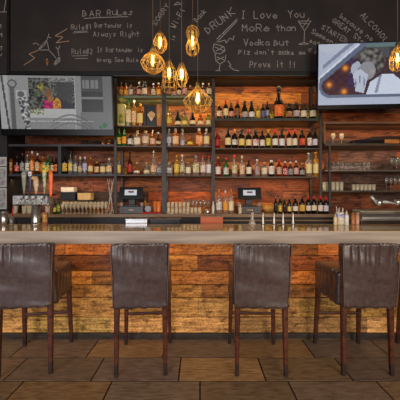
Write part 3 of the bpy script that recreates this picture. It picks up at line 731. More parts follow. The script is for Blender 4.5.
row('N1', 95.5, DB, 'on top shelf, middle-right bay', 'bottles on the top shelf of the middle right bay', [
 (168.8, 83, 4.2, 'liq', 'dark', 'brown', 'brown'), (174.2, 83, 4.6, 'round', 'brown', 'pink', 'gold'), (179, 84, 4.6, 'short', 'dark', 'cream', 'black'), (184.7, 82, 4.2, 'liq', 'amber', 'pink', 'gold'), (190.2, 84, 4.4, 'liq', 'brown', 'tan', 'cork'), (196.5, 83, 4.2, 'liq', 'dark', 'tan', 'black'),
 (203, 82, 4.4, 'liq', 'dark', 'pink', 'white'), (208.7, 82, 4.4, 'liq', 'brown', 'cream', 'cork')])
row('N2', 125.5, DB, 'on second shelf, middle-right bay', 'bottles on the second shelf of the middle right bay', [
 (169.2, 108, 5, 'liq', 'gold', 'yellow', 'gold'), (178, 110.5, 5.4, 'champ', 'dgreen', 'cream', 'black', 'yellow'), (184.6, 110.5, 5.2, 'champ', 'ygreen', 'yellow', 'brown', 'cream'), (192.6, 111, 5.4, 'champ', 'dark', 'cream', 'black', 'yellow'),
 (200.4, 111, 5.4, 'champ', 'amber', 'cream', 'orange', 'orange'), (208.2, 110.5, 5.2, 'champ', 'ygreen', 'cream', 'gold', 'green')])
row('N3', 146, DB, 'on third shelf, middle-right bay', 'bottles on the third shelf of the middle right bay', [
 (169.2, 128, 4.4, 'sq', 'grey', 'grey', 'silver', 'lilac'), (175.6, 127.5, 6, 'sq', 'amber', 'cream', 'silver', 'orange'), (182.6, 128, 4.2, 'tall', 'clear', 'grey', 'silver', 'lilac'), (189.8, 132.5, 6, 'round', 'amber', 'yellow', 'brown'),
 (199, 127.5, 6, 'sq', 'amber', 'orange', 'white', 'cream'), (206.4, 128, 5.2, 'liq', 'clear', 'cream', 'white', 'yellow')])
row('N4', 175, DB, 'on bottom shelf, middle-right bay', 'bottles on the bottom shelf of the middle right bay', [
 (169.3, 162, 6, 'short', 'clear', 'grey', 'cork', 'white'), (176.6, 155, 4.6, 'liq', 'gold', 'yellow', 'gold', 'tan'), (182.3, 154.5, 5, 'liq', 'clear', 'cream', 'white', 'green'), (188.2, 162, 6.4, 'short', 'clear', 'white', 'gold', 'yellow'),
 (196, 155.5, 5.6, 'sq', 'clear', 'cream', 'silver', 'green'), (203, 155, 4.8, 'liq', 'clear', 'white', 'red', 'pink'), (208.8, 156, 4.8, 'liq', 'clear', 'white', 'red', 'lilac')])
row('R1', 117.6, DB, 'on top shelf, right bay', 'bottles on the top shelf of the right bay', [
 (219.4, 101, 4.8, 'wine', 'brown', 'cream', 'gold'), (225.7, 98.5, 5, 'wine', 'dark', 'cream', 'red', 'yellow'), (231.2, 101, 4.8, 'wine', 'dark', 'pink', 'brown', 'brown'), (237.4, 98, 4.8, 'wine', 'dark', 'brown', 'red'), (244.6, 99, 5.8, 'champ', 'dgreen', 'grey', 'black', 'tan'),
 (251.6, 99, 5.8, 'champ', 'dgreen', 'white', 'black', 'grey'), (258, 103, 5, 'liq', 'ygreen', 'yellow', 'gold'), (263, 102, 4.4, 'wine', 'dark', 'blue', 'black'), (267.4, 99.5, 4.8, 'wine', 'dark', 'grey', 'black'), (278.6, 84, 9.4, 'tall', 'dark', 'orange', 'black', 'red'),
 (289, 101.5, 5.4, 'wine', 'dark', 'brown', 'black', 'tan'), (296.2, 101, 5.4, 'wine', 'dark', 'grey', 'black', 'pink'), (303.6, 101.5, 5.4, 'liq', 'dark', 'cream', 'black', 'white'), (312.4, 101, 5.8, 'liq', 'dark', 'cream', 'brown', 'white')])
row('R1', 117.6, 4.07, 'in rear row of right top shelf', 'pale bottles in the rear row of the right top shelf', [
 (272, 103, 4.4, 'liq', 'ygreen', 'yellow', 'gold'), (284.5, 102, 4.4, 'liq', 'ygreen', None, 'gold'), (299.5, 102, 4.4, 'liq', 'gold', None, 'gold'), (308, 102, 4.4, 'liq', 'ygreen', 'yellow', 'green'), (316, 103, 4, 'liq', 'ygreen', 'green', 'gold')])
row('R2', 148, DB, 'on second shelf, right bay', 'wine bottles on the second shelf of the right bay', [
 (217.5, 130, 4.6, 'wine', 'red', 'red', 'red'), (228, 128.5, 5.2, 'wine', 'dark', 'cream', 'black', 'yellow'), (234.6, 129, 5.2, 'wine', 'dark', 'white', 'orange'), (241.6, 128.5, 5.2, 'wine', 'dark', 'yellow', 'black', 'cream'), (248.6, 129, 5.2, 'wine', 'dark', 'cream', 'red', 'yellow'), (255.6, 129, 5.4, 'wine', 'dark', 'white', 'black', 'red'),
 (262.2, 129.5, 5.2, 'wine', 'dark', 'white', 'black', 'tan'), (268.2, 129, 4.6, 'wine', 'dgreen', 'yellow', 'gold', 'green'), (275, 129, 5.2, 'wine', 'dark', 'white', 'red', 'cream'), (281.7, 128.5, 5.2, 'wine', 'dark', 'white', 'black', 'lilac'), (289, 129, 5.2, 'wine', 'dark', 'cream', 'red', 'pink'), (294.7, 129, 4.8, 'wine', 'dark', 'cream', 'red', 'white'),
 (302, 129, 5.2, 'wine', 'dark', 'red', 'black', 'orange'), (309.3, 128.5, 5, 'wine', 'dark', 'white', 'brown', 'red'), (314.8, 129, 4.6, 'wine', 'dark', 'lilac', 'black', 'white')])
row('R3', 176.5, DB, 'on bottom shelf, right bay', 'bottles on the bottom shelf of the right bay', [
 (218, 156.5, 5, 'liq', 'red', 'white', 'gold', 'pink'), (226, 157.5, 4.8, 'liq', 'green', 'white', 'red', 'green'), (234.4, 155, 5, 'liq', 'clear', 'cream', 'red', 'green'), (242, 155.5, 4.8, 'liq', 'clear', 'cream', 'white', 'red'), (248.8, 159, 4.6, 'liq', 'dark', 'white', 'brown', 'cream'),
 (257.1, 159, 5.2, 'liq', 'clear', 'grey', 'white', 'red'), (264.3, 162, 5, 'short', 'clear', 'cream', 'cork', 'white'), (271.4, 160, 5.2, 'short', 'dark', 'white', 'white', 'pink'), (279, 159.5, 4.8, 'liq', 'red', 'pink', 'red', 'green'), (285, 161, 4.4, 'liq', 'red', 'red', 'white', 'white'),
 (290.4, 161.5, 4.6, 'liq', 'brown', 'grey', 'white'), (296, 160.5, 4.6, 'liq', 'brown', 'pink', 'white', 'grey'), (302, 163, 4.6, 'liq', 'brown', 'grey', 'silver'), (308.7, 152.5, 5.2, 'liq', 'clear', 'cream', 'silver', 'yellow'), (315.7, 151.5, 5.2, 'liq', 'gold', 'cream', 'gold', 'yellow')])
DC = 3.79
row('CT', 213.2, DC, 'on back counter, right bay', 'bottles on the back counter under the right bay', [
 (219, 189, 6, 'liq', 'clear', 'white', 'orange', 'grey'), (225.4, 190, 5.6, 'liq', 'clear', 'orange', 'white', 'yellow'), (231, 188.5, 5.8, 'liq', 'clear', 'white', 'orange', 'yellow'),
 (275.6, 197, 4.6, 'wine', 'dark', 'black', 'pourer'), (280, 196.5, 5.4, 'wine', 'dgreen', 'yellow', 'pourer'), (284.6, 199, 4.2, 'wine', 'dark', 'black', 'black'), (289.2, 197.5, 5, 'wine', 'dark', 'yellow', 'pourer', 'cream'), (295.3, 197, 5.8, 'wine', 'dark', 'white', 'pourer', 'cream'),
 (302, 196.5, 5.6, 'wine', 'dark', 'gold', 'black', 'yellow'), (308.3, 195.5, 5.4, 'wine', 'dark', 'white', 'red', 'pink'), (313.9, 195.5, 5.4, 'wine', 'dark', 'cream', 'red', 'white'), (320.2, 195.5, 5.4, 'wine', 'dark', 'white', 'red', 'pink'), (325.8, 196.5, 4.8, 'wine', 'dark', 'lilac', 'red', 'white')])
row('CT', 213.2, DC + 0.01, 'beside the stacked pale boxes', 'bottles at the left of the back counter', [
 (55, 200, 4, 'liq', 'dgreen', 'yellow', 'black'), (58.6, 197, 4, 'liq', 'green', 'green', 'black', 'yellow')])

# boxes among bottles
def carton(px0, px1, ytop, zb, D, m, label, cat='box', face=None, depth=0.09, name='gift_box', y0=None):
    ybase = 200 - (zb - H) * F / D
    h = (ybase - ytop) * D / F
    t = thing(name, label, cat, (X((px0+px1)/2, D), D + depth/2, zb + 0.0005)); w2 = (px1-px0)/2*D/F
    MB().box(-w2, w2, -depth/2, depth/2, 0, h*0.88, bev=0.002).build('box_body', m, t)
    MB().box(-w2 - .001, w2 + .001, -depth/2 - .001, depth/2 + .001, h*0.88, h, bev=0.002).build('lid', m, t)
    if face:
        for nm, pts, fm_ in face:
            MB().poly([(a*w2, -depth/2 - 0.0012, b*h) for a, b in pts], 0.0012).build(nm, fm_, t)
    return t
sqp = lambda a, b, c, d: [(a, b), (c, b), (c, d), (a, d)]
carton(117.6, 124.6, 104, SH['M2'], 3.90, noisy('pale yellow card', (206, 190, 110), (222, 208, 140), (20, 20, 20), rough=0.5), 'pale yellow gift box at the left of the second shelf', face=[('printed_panel', sqp(-.7, .15, .7, .55), labm('green', 'yellow'))])
carton(144.0, 146.3, 104.5, SH['M2'], 3.90, mat('black card', (16, 14, 13), 0.4), 'narrow black gift box left of the fan-shaped gold emblem')
fan = [(-.9, .55), (-.5, .66), (0, .72), (.5, .66), (.9, .55), (.5, .40), (0, .22), (-.5, .40)]
carton(146.7, 156.0, 105.5, SH['M2'], 3.875, MATS['black card'], 'black gift box with a large fan-shaped cream and gold emblem', face=[('fan_emblem', fan, labm('tan', 'cream'))], depth=0.03)
carton(157, 161.3, 104.5, SH['M2'], 3.90, noisy('orange brown card', (170, 96, 34), (196, 128, 54), (20, 20, 30), rough=0.5), 'orange-brown gift box at the right end of the second shelf', face=[('printed_panel', sqp(-.7, .3, .7, .6), labm('gold', 'brown'))])
# small glasses
def glass_mesh(kind, h, r):
    if kind == 'tumbler': p = [(.80*r, 0), (.88*r, .004), (r, h), (r*.93, h), (.80*r, h*.10), (0.001, h*.10)]
    elif kind == 'inverted': p = [(r, 0), (.82*r, h), (.001, h), ]
    elif kind == 'stem': p = [(.72*r, 0), (.70*r, .004), (.10*r, .010), (.09*r, h*.42), (.5*r, h*.50), (.95*r, h*.68), (r, h*.80), (.86*r, h), (.80*r, h), (.92*r, h*.78), (.45*r, h*.53), (.001, h*.50)]
    elif kind == 'martini': p = [(.70*r, 0), (.68*r, .004), (.08*r, .010), (.07*r, h*.5), (r, h), (.95*r, h), (.001, h*.53)]
    return MB().lathe(p, 16, cap1=False)
clearg = mat('clear glass', (235, 232, 224), 0.05, trans=0.92, ior=1.4, spec=0.8)
PROTO = {}
def glass(kind, px, D, zb, h, r, label, group, name='drinking_glass', m=None, cat='glass'):
    key = (kind, round(h, 4), round(r, 4), m.name if m else '')
    loc = (X(px, D), D, zb + 0.0004)
    if key in PROTO:
        o = PROTO[key].copy(); C.objects.link(o); o.location = loc
        o['label'] = label; o['group'] = group; return o
    o = glass_mesh(kind, h, r).build(name, m or clearg, None, loc=loc)
    tag(o, label, cat, group); PROTO[key] = o
    return o
amberg = mat('amber tumbler glass', (226, 160, 84), 0.08, trans=0.85, ior=1.4)
tag(MB().lathe([(.030, 0), (.032, .004), (.038, .10), (.035, .10), (.030, .012), (.001, .012)], 16, cap1=False).build('tumbler', amberg, loc=(X(125.4, DB), DB, SH['M4'] + .0005)), 'short amber tumbler on the bottom shelf of the middle-left bay', 'glass')
for i, px in enumerate((103.2, 108.6)):
    glass('tumbler', px, 3.93, SH['L0'], 0.072, 0.032, ['left', 'right'][i] + ' one of two small amber tumblers atop the left wall shelf', 'amber tumblers on the left wall shelf top', m=amberg)
# glassware on the back counter: left group
frost = mat('frosted rim glass', (238, 224, 190), 0.15, trans=0.5, ior=1.35)
for r_, (D, n, x0, dx) in enumerate(((3.83, 12, 62.5, 3.95), (3.95, 12, 64, 3.85))):
    for i in range(n):
        glass('stem', x0 + i*dx, D, CT, 0.165 if r_ else 0.140, 0.026, f"stemmed glass, {ORD[i]} from left in the {['front', 'rear'][r_]} row left of the register", 'stemmed glasses on the back counter', m=frost, name='stemmed_glass')
for i in range(9):
    lo = glass('inverted', 168.5 + i*3.9, 3.84, CT, 0.085, 0.026, f"overturned tumbler, {ORD[i]} from left in the lower tier beside the right-bay post", 'overturned tumblers on the back counter', m=frost, name='tumbler')
for i in range(6):
    glass('inverted', 168.5 + i*3.9, 3.84, CT + 0.0855, 0.072, 0.024, f"overturned tumbler, {ORD[i]} from left in the upper tier beside the right-bay post", 'overturned tumblers on the back counter', m=frost, name='tumbler')
for i in range(7):
    glass('stem', 185 + i*3.9, 3.97, CT, 0.19, 0.027, f"tall stemmed glass, {ORD[i]} from left behind the overturned tumblers", 'tall stemmed glasses behind the tumblers', name='stemmed_glass')
# right rack glassware
for i, px in enumerate((333, 341.5)):
    glass('stem', px, 3.95, SH['G2'], 0.155, 0.032, ['left', 'right'][i] + ' one of two goblets on the rack above the dark tray', 'pair of goblets on the glass rack', name='goblet', m=frost)
def gl_row(key, pxs, D, kind, h, r, where, group, name='drinking_glass', m=None):
    for i, px in enumerate(pxs): glass(kind, px, D, SH[key], h, r, f"{where}, {ORD[i]} from left", group, name=name, m=m)
gl_row('G3', [333.5 + 4.3*i for i in range(9)], 3.93, 'inverted', 0.105, 0.029, 'overturned rocks glass on the grey metal shelf left part', 'rocks glasses on the grey metal shelf', name='rocks_glass')
gl_row('G3', [392 + 4.4*i for i in range(4)], 3.93, 'stem', 0.175, 0.030, 'stemmed glass at the right of the grey metal shelf', 'stemmed glasses on the grey metal shelf', name='stemmed_glass')
gl_row('G4', [324.5 + 4.2*i for i in range(5)], 3.9, 'tumbler', 0.12, 0.028, 'milky tumbler at left of the lowest rack shelf', 'milky tumblers on the lowest rack shelf', name='tumbler', m=frost)
gl_row('G4', [353.5 + 4.0*i for i in range(6)], 3.9, 'tumbler', 0.085, 0.027, 'short milky tumbler mid lowest rack shelf', 'short tumblers on the lowest rack shelf', name='tumbler', m=frost)
gl_row('G4', [386.5 + 4.3*i for i in range(5)], 3.92, 'stem', 0.19, 0.030, 'stemmed glass at right of the lowest rack shelf', 'stemmed glasses on the lowest rack shelf', name='stemmed_glass')
# dark tray stack on rack shelf
t = thing('serving_tray', 'dark sloping stack of serving trays on the second rack shelf', 'tray', (X(378, 3.95), 3.97, SH['G2'] + .0005))
MB().box(-0.40, 0.34, -0.10, 0.10, 0, 0.05, bev=0.012).build('tray_base', blackpl, t)
MB().poly([(-0.36, 0.09, 0.05), (0.34, 0.09, 0.05), (0.34, 0.09, 0.115), (-0.1, 0.09, 0.10)], 0.16).build('tray_rim', mat('dark brown tray', (50, 34, 26), 0.4), t)
t = thing('wooden_block', 'brown wooden block beside the goblets on the second rack shelf', 'block', (X(392, 3.87), 3.865, SH['G2'] + .0005))
t.name = 'cutting_board'; t['label'] = 'small brown wooden board leaning before the dark trays on the rack'; t['category'] = 'board'
t.location.x = X(392, 3.86)
MB().box(-0.10, 0.10, -0.008, 0.008, 0.0, 0.055, bev=0.003).build('board_body', MATS['orange brown card'], t)
MB().box(0.10, 0.14, -0.006, 0.006, 0.018, 0.038, bev=0.003).build('handle', MATS['orange brown card'], t)

# ------------------------------------------------------------------ registers
def register(px0, px1, y0, y1, cx, label, drawer, D=3.80):
    k = D / F
    t = thing('cash_register', label, 'register', (X(cx, D), D + 0.10, CT + 0.0005))
    w = (px1 - px0) * k; h = (y1 - y0) * k; zc = Z((y0+y1)/2, D) - CT
    MT = Matrix.Translation((0, -0.09, zc)) @ Matrix.Rotation(math.radians(-12), 4, 'X')
    MB().box(-w/2, w/2, -0.012, 0.018, -h/2, h/2, bev=0.006, M=MT).build('monitor', glossbl, t)
    s = MB().box(-w*.27, w*.25, -0.0145, -0.0125, -h*.18, h*.27, M=MT).build('screen', mat('register screen', (120, 124, 130), 0.4, emis=(205, 210, 216), estr=0.6), t)
    lg = MB()
    for (a, b) in ((-.055, .05), (.065, .05)):
        lg.poly([MT @ Vector(((a + q*math.cos(th)*1.5) * w, -0.0150, (b + .045 + q2*math.sin(th)) * h)) for th, q, q2 in [(i*PI/5, .05, .075) for i in range(10)]], 0.0005)
    lg.poly([MT @ Vector((u*w, -0.0150, v*h)) for u, v in ((-.13, .06), (.14, .06), (.05, .02), (-.04, .02))], 0.0005)
    lg.build('screen_emblem', mat('dark red print', (110, 20, 34), 0.5), s)
    MB().box(-0.045, 0.045, -0.06, 0.02, 0.12, zc - 0.01, bev=0.006).box(-0.10, 0.10, -0.08, 0.08, 0.10, 0.122, bev=0.005).build('stand', blackpl, t)
    MB().box(-drawer/2, drawer/2, -0.09, 0.17, 0, 0.10, bev=0.005).build('cash_drawer', noisy('register base', (40, 36, 34), (58, 52, 48), (10, 10, 10), rough=0.4), t)
    MB().box(-drawer*.1, drawer*.1, -0.094, -0.09, 0.045, 0.058).build('drawer_lock', brassd, t)
    for sx in (-1, 1): MB().lathe([(.018, 0), (.022, .01), (.026, .055), (.023, .055), (.018, .012), (.001, .012)], 12, c=(sx*(w*.5 - .02), -0.06, 0.1), cap1=False).build('receipt_cup', mat('pale cup', (190, 160, 150), 0.3, trans=0.4), t)
    return t
register(119.3, 142.5, 187, 199.5, 131, 'black register with tilted screen under the middle-left bay', 0.33)
register(237, 260.5, 187.5, 199.5, 249.5, 'black register with tilted screen under the right bay', 0.34)
tag(MB().lathe([(.022, 0), (.025, .01), (.026, .09), (.018, .105), (.014, .12), (.016, .125), (.001, .127)], 14).build('spice_jar', MATS['glass clear'], loc=(X(240.3, 3.72), 3.742, CT + .0005)), 'small cream jar at the left foot of the right register', 'jar').active_material = labm('cream', 'brown')
# white paper bag/box pile above glasses at left
def plain_box(name, label, cat, px0, px1, y0, y1, D, dep, m, zb=None, bev=0.004, child=None):
    t = thing(name, label, cat, (X((px0+px1)/2, D), D + dep/2, Z(y1, D) if zb is None else zb))
    w2 = (px1-px0)/2*D/F; h = (y1-y0)*D/F
    MB().box(-w2, w2, -dep/2, dep/2, 0, h*.8, bev=bev).build('box_body', m, t)
    MB().box(-w2-.002, w2+.002, -dep/2-.002, dep/2+.002, h*.8, h, bev=bev).build('lid', m, t)
    return t, t.location.z + h
whitecard = noisy('white card', (196, 186, 170), (216, 206, 190), (12, 12, 12), rough=0.6)
tancard = noisy('tan card', (206, 166, 108), (226, 190, 132), (12, 12, 12), rough=0.6)
kb = thing('wire_riser', 'low dark riser rack behind the stemmed glasses', 'rack', (X(75, 4.08), 4.08, CT + .0005))
rz_ = Z(200, 4.0) - CT
MB().box(-0.30, 0.26, -0.075, 0.09, rz_ - 0.012, rz_ - 0.0005).build('rack_shelf', blackmetal, kb)
for sx in (-0.295, 0.255):
    for sy in (-0.07, 0.085): MB().tube([(sx, sy, 0), (sx, sy, rz_ - 0.01)], 0.005, 6).build('leg', blackmetal, kb)
zr = CT + rz_ + .0002
o, zt = plain_box('storage_box', 'black box under the white box left of the register', 'box', 60.5, 75, 192.2, 200, 4.01, 0.13, mat('black card box', (24, 24, 30), 0.4), zr)
plain_box('storage_box', 'white box on top of the black box left of the register', 'box', 61, 73.5, 187, 191.8, 4.01, 0.12, whitecard, zt + .003)
plain_box('storage_box', 'tan box right of the black and white box pair', 'box', 77.5, 90.5, 193, 200, 4.01, 0.13, tancard, zr)
# tall hourglass carafe of crossed wires
t = thing('wire_bottle_holder', 'tall pale wire holder crossing in the middle, left of the register', 'holder', (X(110.6, 3.79), 3.785, CT + .0005))
for k in range(4):
    a = k*PI/2 + .4
    MB().tube([(0.042*math.cos(a + PI*q*0.9)*(abs(2*q-1)**.8*.9+.12), 0.042*math.sin(a + PI*q*0.9)*(abs(2*q-1)**.8*.9+.12), 0.48*q) for q in [i/14 for i in range(15)]], 0.0045, 6).build('wire', mat('pale wire', (190, 180, 165), 0.35, metal=0.4), t)
MB().tube([(0.042*math.cos(a), 0.042*math.sin(a), 0.005) for a in [i*PI/10 for i in range(20)]], 0.004, 6, closed=True).build('base_ring', MATS['pale wire'], t)
# middle-left counter bits right of register
t = thing('cup', 'tall orange and white cup right of the left register', 'cup', (X(158.6, 3.84), 3.84, CT + .0005))
MB().lathe([(.024, 0), (.026, .004), (.034, .17), (.031, .17), (.022, .01), (.001, .01)], 16, cap1=False).build('cup_body', mat('orange cup', (226, 120, 50), 0.35), t)
MB().lathe([(.0255, .03), (.0262, .03), (.0292, .075), (.0285, .075)], 16, cap0=False, cap1=False).build('white_band', mat('white band', (225, 210, 190), 0.4), t)
o = dup(t, (X(155.2, 3.95), 3.95, CT + .0005), 0.5, 'second orange cup standing behind the first, right of the left register')
t['group'] = o['group'] = 'orange cups right of the left register'
t = thing('desk_bell', 'round grey dial scale right of the left register', 'scale', (X(148, 3.84), 3.85, CT + .0005)); t.name = 'dial_scale'
MB().box(-0.045, 0.045, -0.03, 0.03, 0, 0.02, bev=0.005).build('scale_base', blackpl, t)
ds = MB().lathe([(.046, -0.015), (.05, -.01), (.05, .01), (.046, .015)], 20); ds.v = [(x, z, y + 0.065) for x, y, z in ds.v]
ds.build('dial_body', mat('grey enamel', (96, 96, 98), 0.3), t)
ds = MB().lathe([(.036, 0), (.036, .002)], 20); ds.v = [(x, -0.0155 - z, y + 0.065) for x, y, z in ds.v]
ds.build('dial_face', mat('grey face', (140, 138, 136), 0.4), t)
tag(MB().lathe([(.012, 0), (.014, .005), (.014, .16), (.006, .19), (.006, .23)], 12).build('slim_bottle', GL['gold'][0], loc=(X(145, 3.93), 3.95, CT + .0005)), 'slim golden bottle behind the grey dial scale', 'bottle')
t = thing('service_tray', 'dark rubber service mat on the back counter before the left register', 'mat', (X(152, 3.74), 3.745, CT + .0003)); t.name = 'bar_mat'
# red towel
mb = MB(); rr = []
for i in range(9):
    q = i/8; x = (q-.5)*0.24; rr.append([(x, -0.025 + 0.05*j/5*1.0 if False else (-0.02 if j < 3 else 0.02), 0.0) for j in range(6)])
bpy.data.objects.remove(t)
tw = MB().box(-0.14, 0.14, -0.03, 0.025, 0, 0.014, bev=0.005).box(-0.13, 0.13, -0.034, 0.02, 0.0145, 0.026, bev=0.005)
tag(tw.build('folded_towel', noisy('red towel', (150, 34, 34), (176, 54, 48), (60, 60, 60), rough=0.9), loc=(X(152, 3.76), 3.765, CT + .0005)), 'folded dark red towel on the back counter right of the left register', 'towel')
tag(MB().lathe([(.018, 0), (.02, .004), (.02, .10), (.011, .125), (.009, .165), (.011, .17)], 14).build('small_bottle', MATS['white bottle'], loc=(X(213.2, 3.79), 3.80, CT + .0005)), 'small white bottle left of the three clear vodka-like bottles', 'bottle')
bpy.data.objects['small_bottle']['label'] = 'small white bottle left of the three clear bottles on the back counter'
tag(MB().lathe([(.03, 0), (.034, .01), (.034, .05), (.02, .065), (.001, .066)], 14).build('sugar_bowl', steel, loc=(X(207.5, 3.79), 3.80, CT + .0005)), 'small steel bowl left of the small white bottle', 'bowl')
# orange fruit bowl right of second register
t = thing('basket', 'shallow golden basket behind the right register', 'basket', (X(270, 4.04), 4.06, CT + .0005))
MB().lathe([(.05, 0), (.09, .02), (.115, .10), (.108, .10), (.085, .026), (.001, .012)], 20, cap1=False).build('basket_body', noisy('straw', (176, 128, 50), (214, 166, 80), (60, 60, 90), rough=0.7), t)
MB().tube([(.112*math.cos(i*PI/12), .112*math.sin(i*PI/12), .10) for i in range(24)], .006, 6, closed=True).build('rim', MATS['straw'], t)

# ------------------------------------------------------------------ work side of the bar: wells, crate, trays (rise just above the bar's rear trim)
WZ = 0.90
wt = thing('work_bench', 'low steel work bench behind the bar', 'bench', (0, 3.2, 0))
part(MB().box(-3.2, 3.3, 3.03, 3.36, WZ - 0.04, WZ, bev=0.004), 'bench_top', steel, wt)
for xx in (-3.1, -1.6, 0, 1.6, 3.2):
    for yy in (3.06, 3.33): part(MB().tube([(xx, yy, 0), (xx, yy, WZ - 0.04)], 0.018, 10), 'leg', steel, wt)
def bench_box(name, label, cat, px0, px1, y0, D, dep, m, extra=None):
    w2 = (px1-px0)/2*D/F; h = Z(y0, D) - WZ
    t = thing(name, label, cat, (X((px0+px1)/2, D), D + dep/2, WZ + .0005))
    MB().box(-w2, w2, -dep/2, dep/2, 0, h - 0.012, bev=0.004).build('body', m, t)
    MB().box(-w2-.004, w2+.004, -dep/2-.004, dep/2+.004, h-0.012, h, bev=0.003).build('rim', extra or m, t)
    return t, h
redwood = noisy('red stained crate', (170, 74, 34), (196, 96, 48), (3, 20, 20), rough=0.4)
bench_box('wooden_crate', 'reddish wooden crate behind the bar under the small white bottle', 'crate', 200.5, 223, 216, 3.12, 0.2, redwood, MATS['tan edge board'])
bench_box('steel_bin', 'pale steel bin behind the bar below the left register', 'bin', 125.5, 147, 219, 3.12, 0.18, mat('pale steel', (176, 176, 176), 0.3, metal=0.5))
bench_box('black_caddy', 'black caddy behind the bar right of the pale steel bin', 'caddy', 150, 180, 218.8, 3.12, 0.18, blackpl, MATS['dark trim'])
# low steel rail of the speed rack
bench_box('steel_bin', 'wide steel lidded ice bin at the right behind the bar', 'bin', 361, 436, 219.5, 3.10, 0.24, noisy('bin steel', (50, 42, 38), (76, 64, 56), (4, 4, 50), rough=0.3, metal=0.6), steel)
lid = MB(); xa, xb = X(360, 3.10), X(437, 3.10); rr = []
for i in range(9):
    a = PI*i/16; rr.append((3.11 + 0.20*(1-math.cos(a)), 0.108*math.sin(a)))
zz = Z(219.2, 3.10)
for (x0, x1) in ((xa, xb),):
    pts = [(3.11, zz)] + [(y, zz + z_) for y, z_ in rr]
    lid.rings([[(x0 + 0.03, y, z_) for y, z_ in pts + [(3.31, zz)]], [(x1 - 0.03, y, z_) for y, z_ in pts + [(3.31, zz)]]], smooth=False)
lo = lid.build('bin_lid', steel, bpy.data.objects['steel_bin.001']); lo.location = -bpy.data.objects['steel_bin.001'].location
for i, (x0, y0, x1, y1) in enumerate(((376.5, 198, 383, 207), (388, 203.5, 402, 206.5))):
    D = 3.10
    a, b = at(x0, y0, D), at(x1, y1, D)
    t = thing('ice_scoop', ['pale steel scoop handle slanting up over the ice bin', 'pale steel scoop lying level over the ice bin at the right edge'][i], 'scoop', (0, 0, 0), 0, None)
    t.location = (b.x, D + .10, Z(209.5, 3.2)); a.z += .02; b.z += .03
    k = MB().tube([a + Vector((0, .1, 0)), a.lerp(b, .5) + Vector((0, .1, .004)), b + Vector((0, .1, 0))], 0.018, 10, r1=0.011)
    part(k, 'handle', mat('pale scoop', (180, 184, 180), 0.3, metal=0.3), t)
    k = MB().lathe([(.02, 0), (.035, .02), (.04, .07)], 14, c=(b.x + .02, D + .10, b.z - .02)); part(k, 'scoop_bowl', steel, t)

# ------------------------------------------------------------------ on the bar top
ZB = BH + 0.0005
# draft tower
DT = 2.93
tt = thing('draft_beer_tower', 'T-shaped steel draft beer tower with colourful tap handles on the bar', 'beer tower', (X(36, DT), DT, ZB))
ox = tt.location.x
def lx(px): return X(px, DT) - ox
def lz(py): return Z(py, DT) - ZB
MB().lathe([(.055, 0), (.055, .012), (.044, .02), (.042, .03), (.042, lz(204))], 24).build('column', steel, tt)
MB().box(lx(16), lx(50), -0.055, 0.055, lz(204.5), lz(195.6), bev=0.008).build('tap_housing', hammered, tt)
MB().box(lx(15.5), lx(52.5), -0.06, 0.06, lz(195.6), lz(193.8), bev=0.003).build('top_plate', blackpl, tt)
def tap_handle(px, y0, y1, prof, m, lab, wpx, extra=None):
    h = lz(y0) - lz(y1); r = wpx/2*DT/F
    o = MB().lathe([(a*r, b*h) for a, b in prof], 14, sy=.6).build('tap_handle', m, tt, loc=(lx(px), -0.055, lz(y1)))
    o['label'] = lab
    f = MB().tube([(0, 0, -0.002), (0, -0.012, -0.045), (0, -0.05, -0.06), (0, -0.055, -0.10)], 0.009, 8).build('faucet', steel, o)
    if extra: extra(o, h, r)
    return o
pad = [(.35, 0), (.4, .1), (.7, .3), (1, .6), (1, .9), (.6, 1)]
def band(c, a, b):
    def fn(o, h, r): MB().lathe([(.9*r, a*h), (1.06*r, (a+b)/2*h), (.98*r, b*h)], 14, sy=.62).build('handle_print', c, o)
    return fn
tap_handle(27.3, 171, 194, pad, mat('grey green handle', (120, 128, 104), 0.4), 'grey-green tap handle', 4.4, band(labm('grey', 'green'), .62, .9))
tap_handle(33.2, 171, 194, pad, mat('navy handle', (44, 48, 72), 0.4), 'navy tap handle with pale tip', 3.4, band(labm('white', 'blue'), .7, .95))
def beak(o, h, r):
    MB().lathe([(.1*r, -.5*r), (.8*r, 0), (.6*r, .8*r), (.1*r, 1.3*r)], 10, c=(-r*1.1, 0, h*.86)).build('bird_head', mat('gold figure', (204, 156, 82), 0.4), o)
tap_handle(39.2, 177, 194, [(.4, 0), (.5, .2), (1, .5), (1.1, .75), (.6, 1)], noisy('tan figure', (168, 130, 84), (220, 200, 160), (60, 60, 60), rough=0.5), 'tan and gold figure-shaped tap handle', 5.0, beak)
tap_handle(47.4, 163, 194, pad, noisy('green white handle', (90, 120, 60), (200, 190, 150), (40, 40, 24), rough=0.4), 'green and cream tap handle', 4.2, band(labm('yellow', 'green'), .6, .9))
tap_handle(53.6, 171, 197, [(.5, 0), (.7, .1), (.9, .4), (1, .8), (.8, 1)], noisy('orange red handle', (222, 78, 30), (236, 120, 50), (10, 10, 10), rough=0.35), 'bright orange-red tap handle', 4.2)
MB().box(-0.03, 0.0, -0.02, 0.02, 0.0, 0.008).v
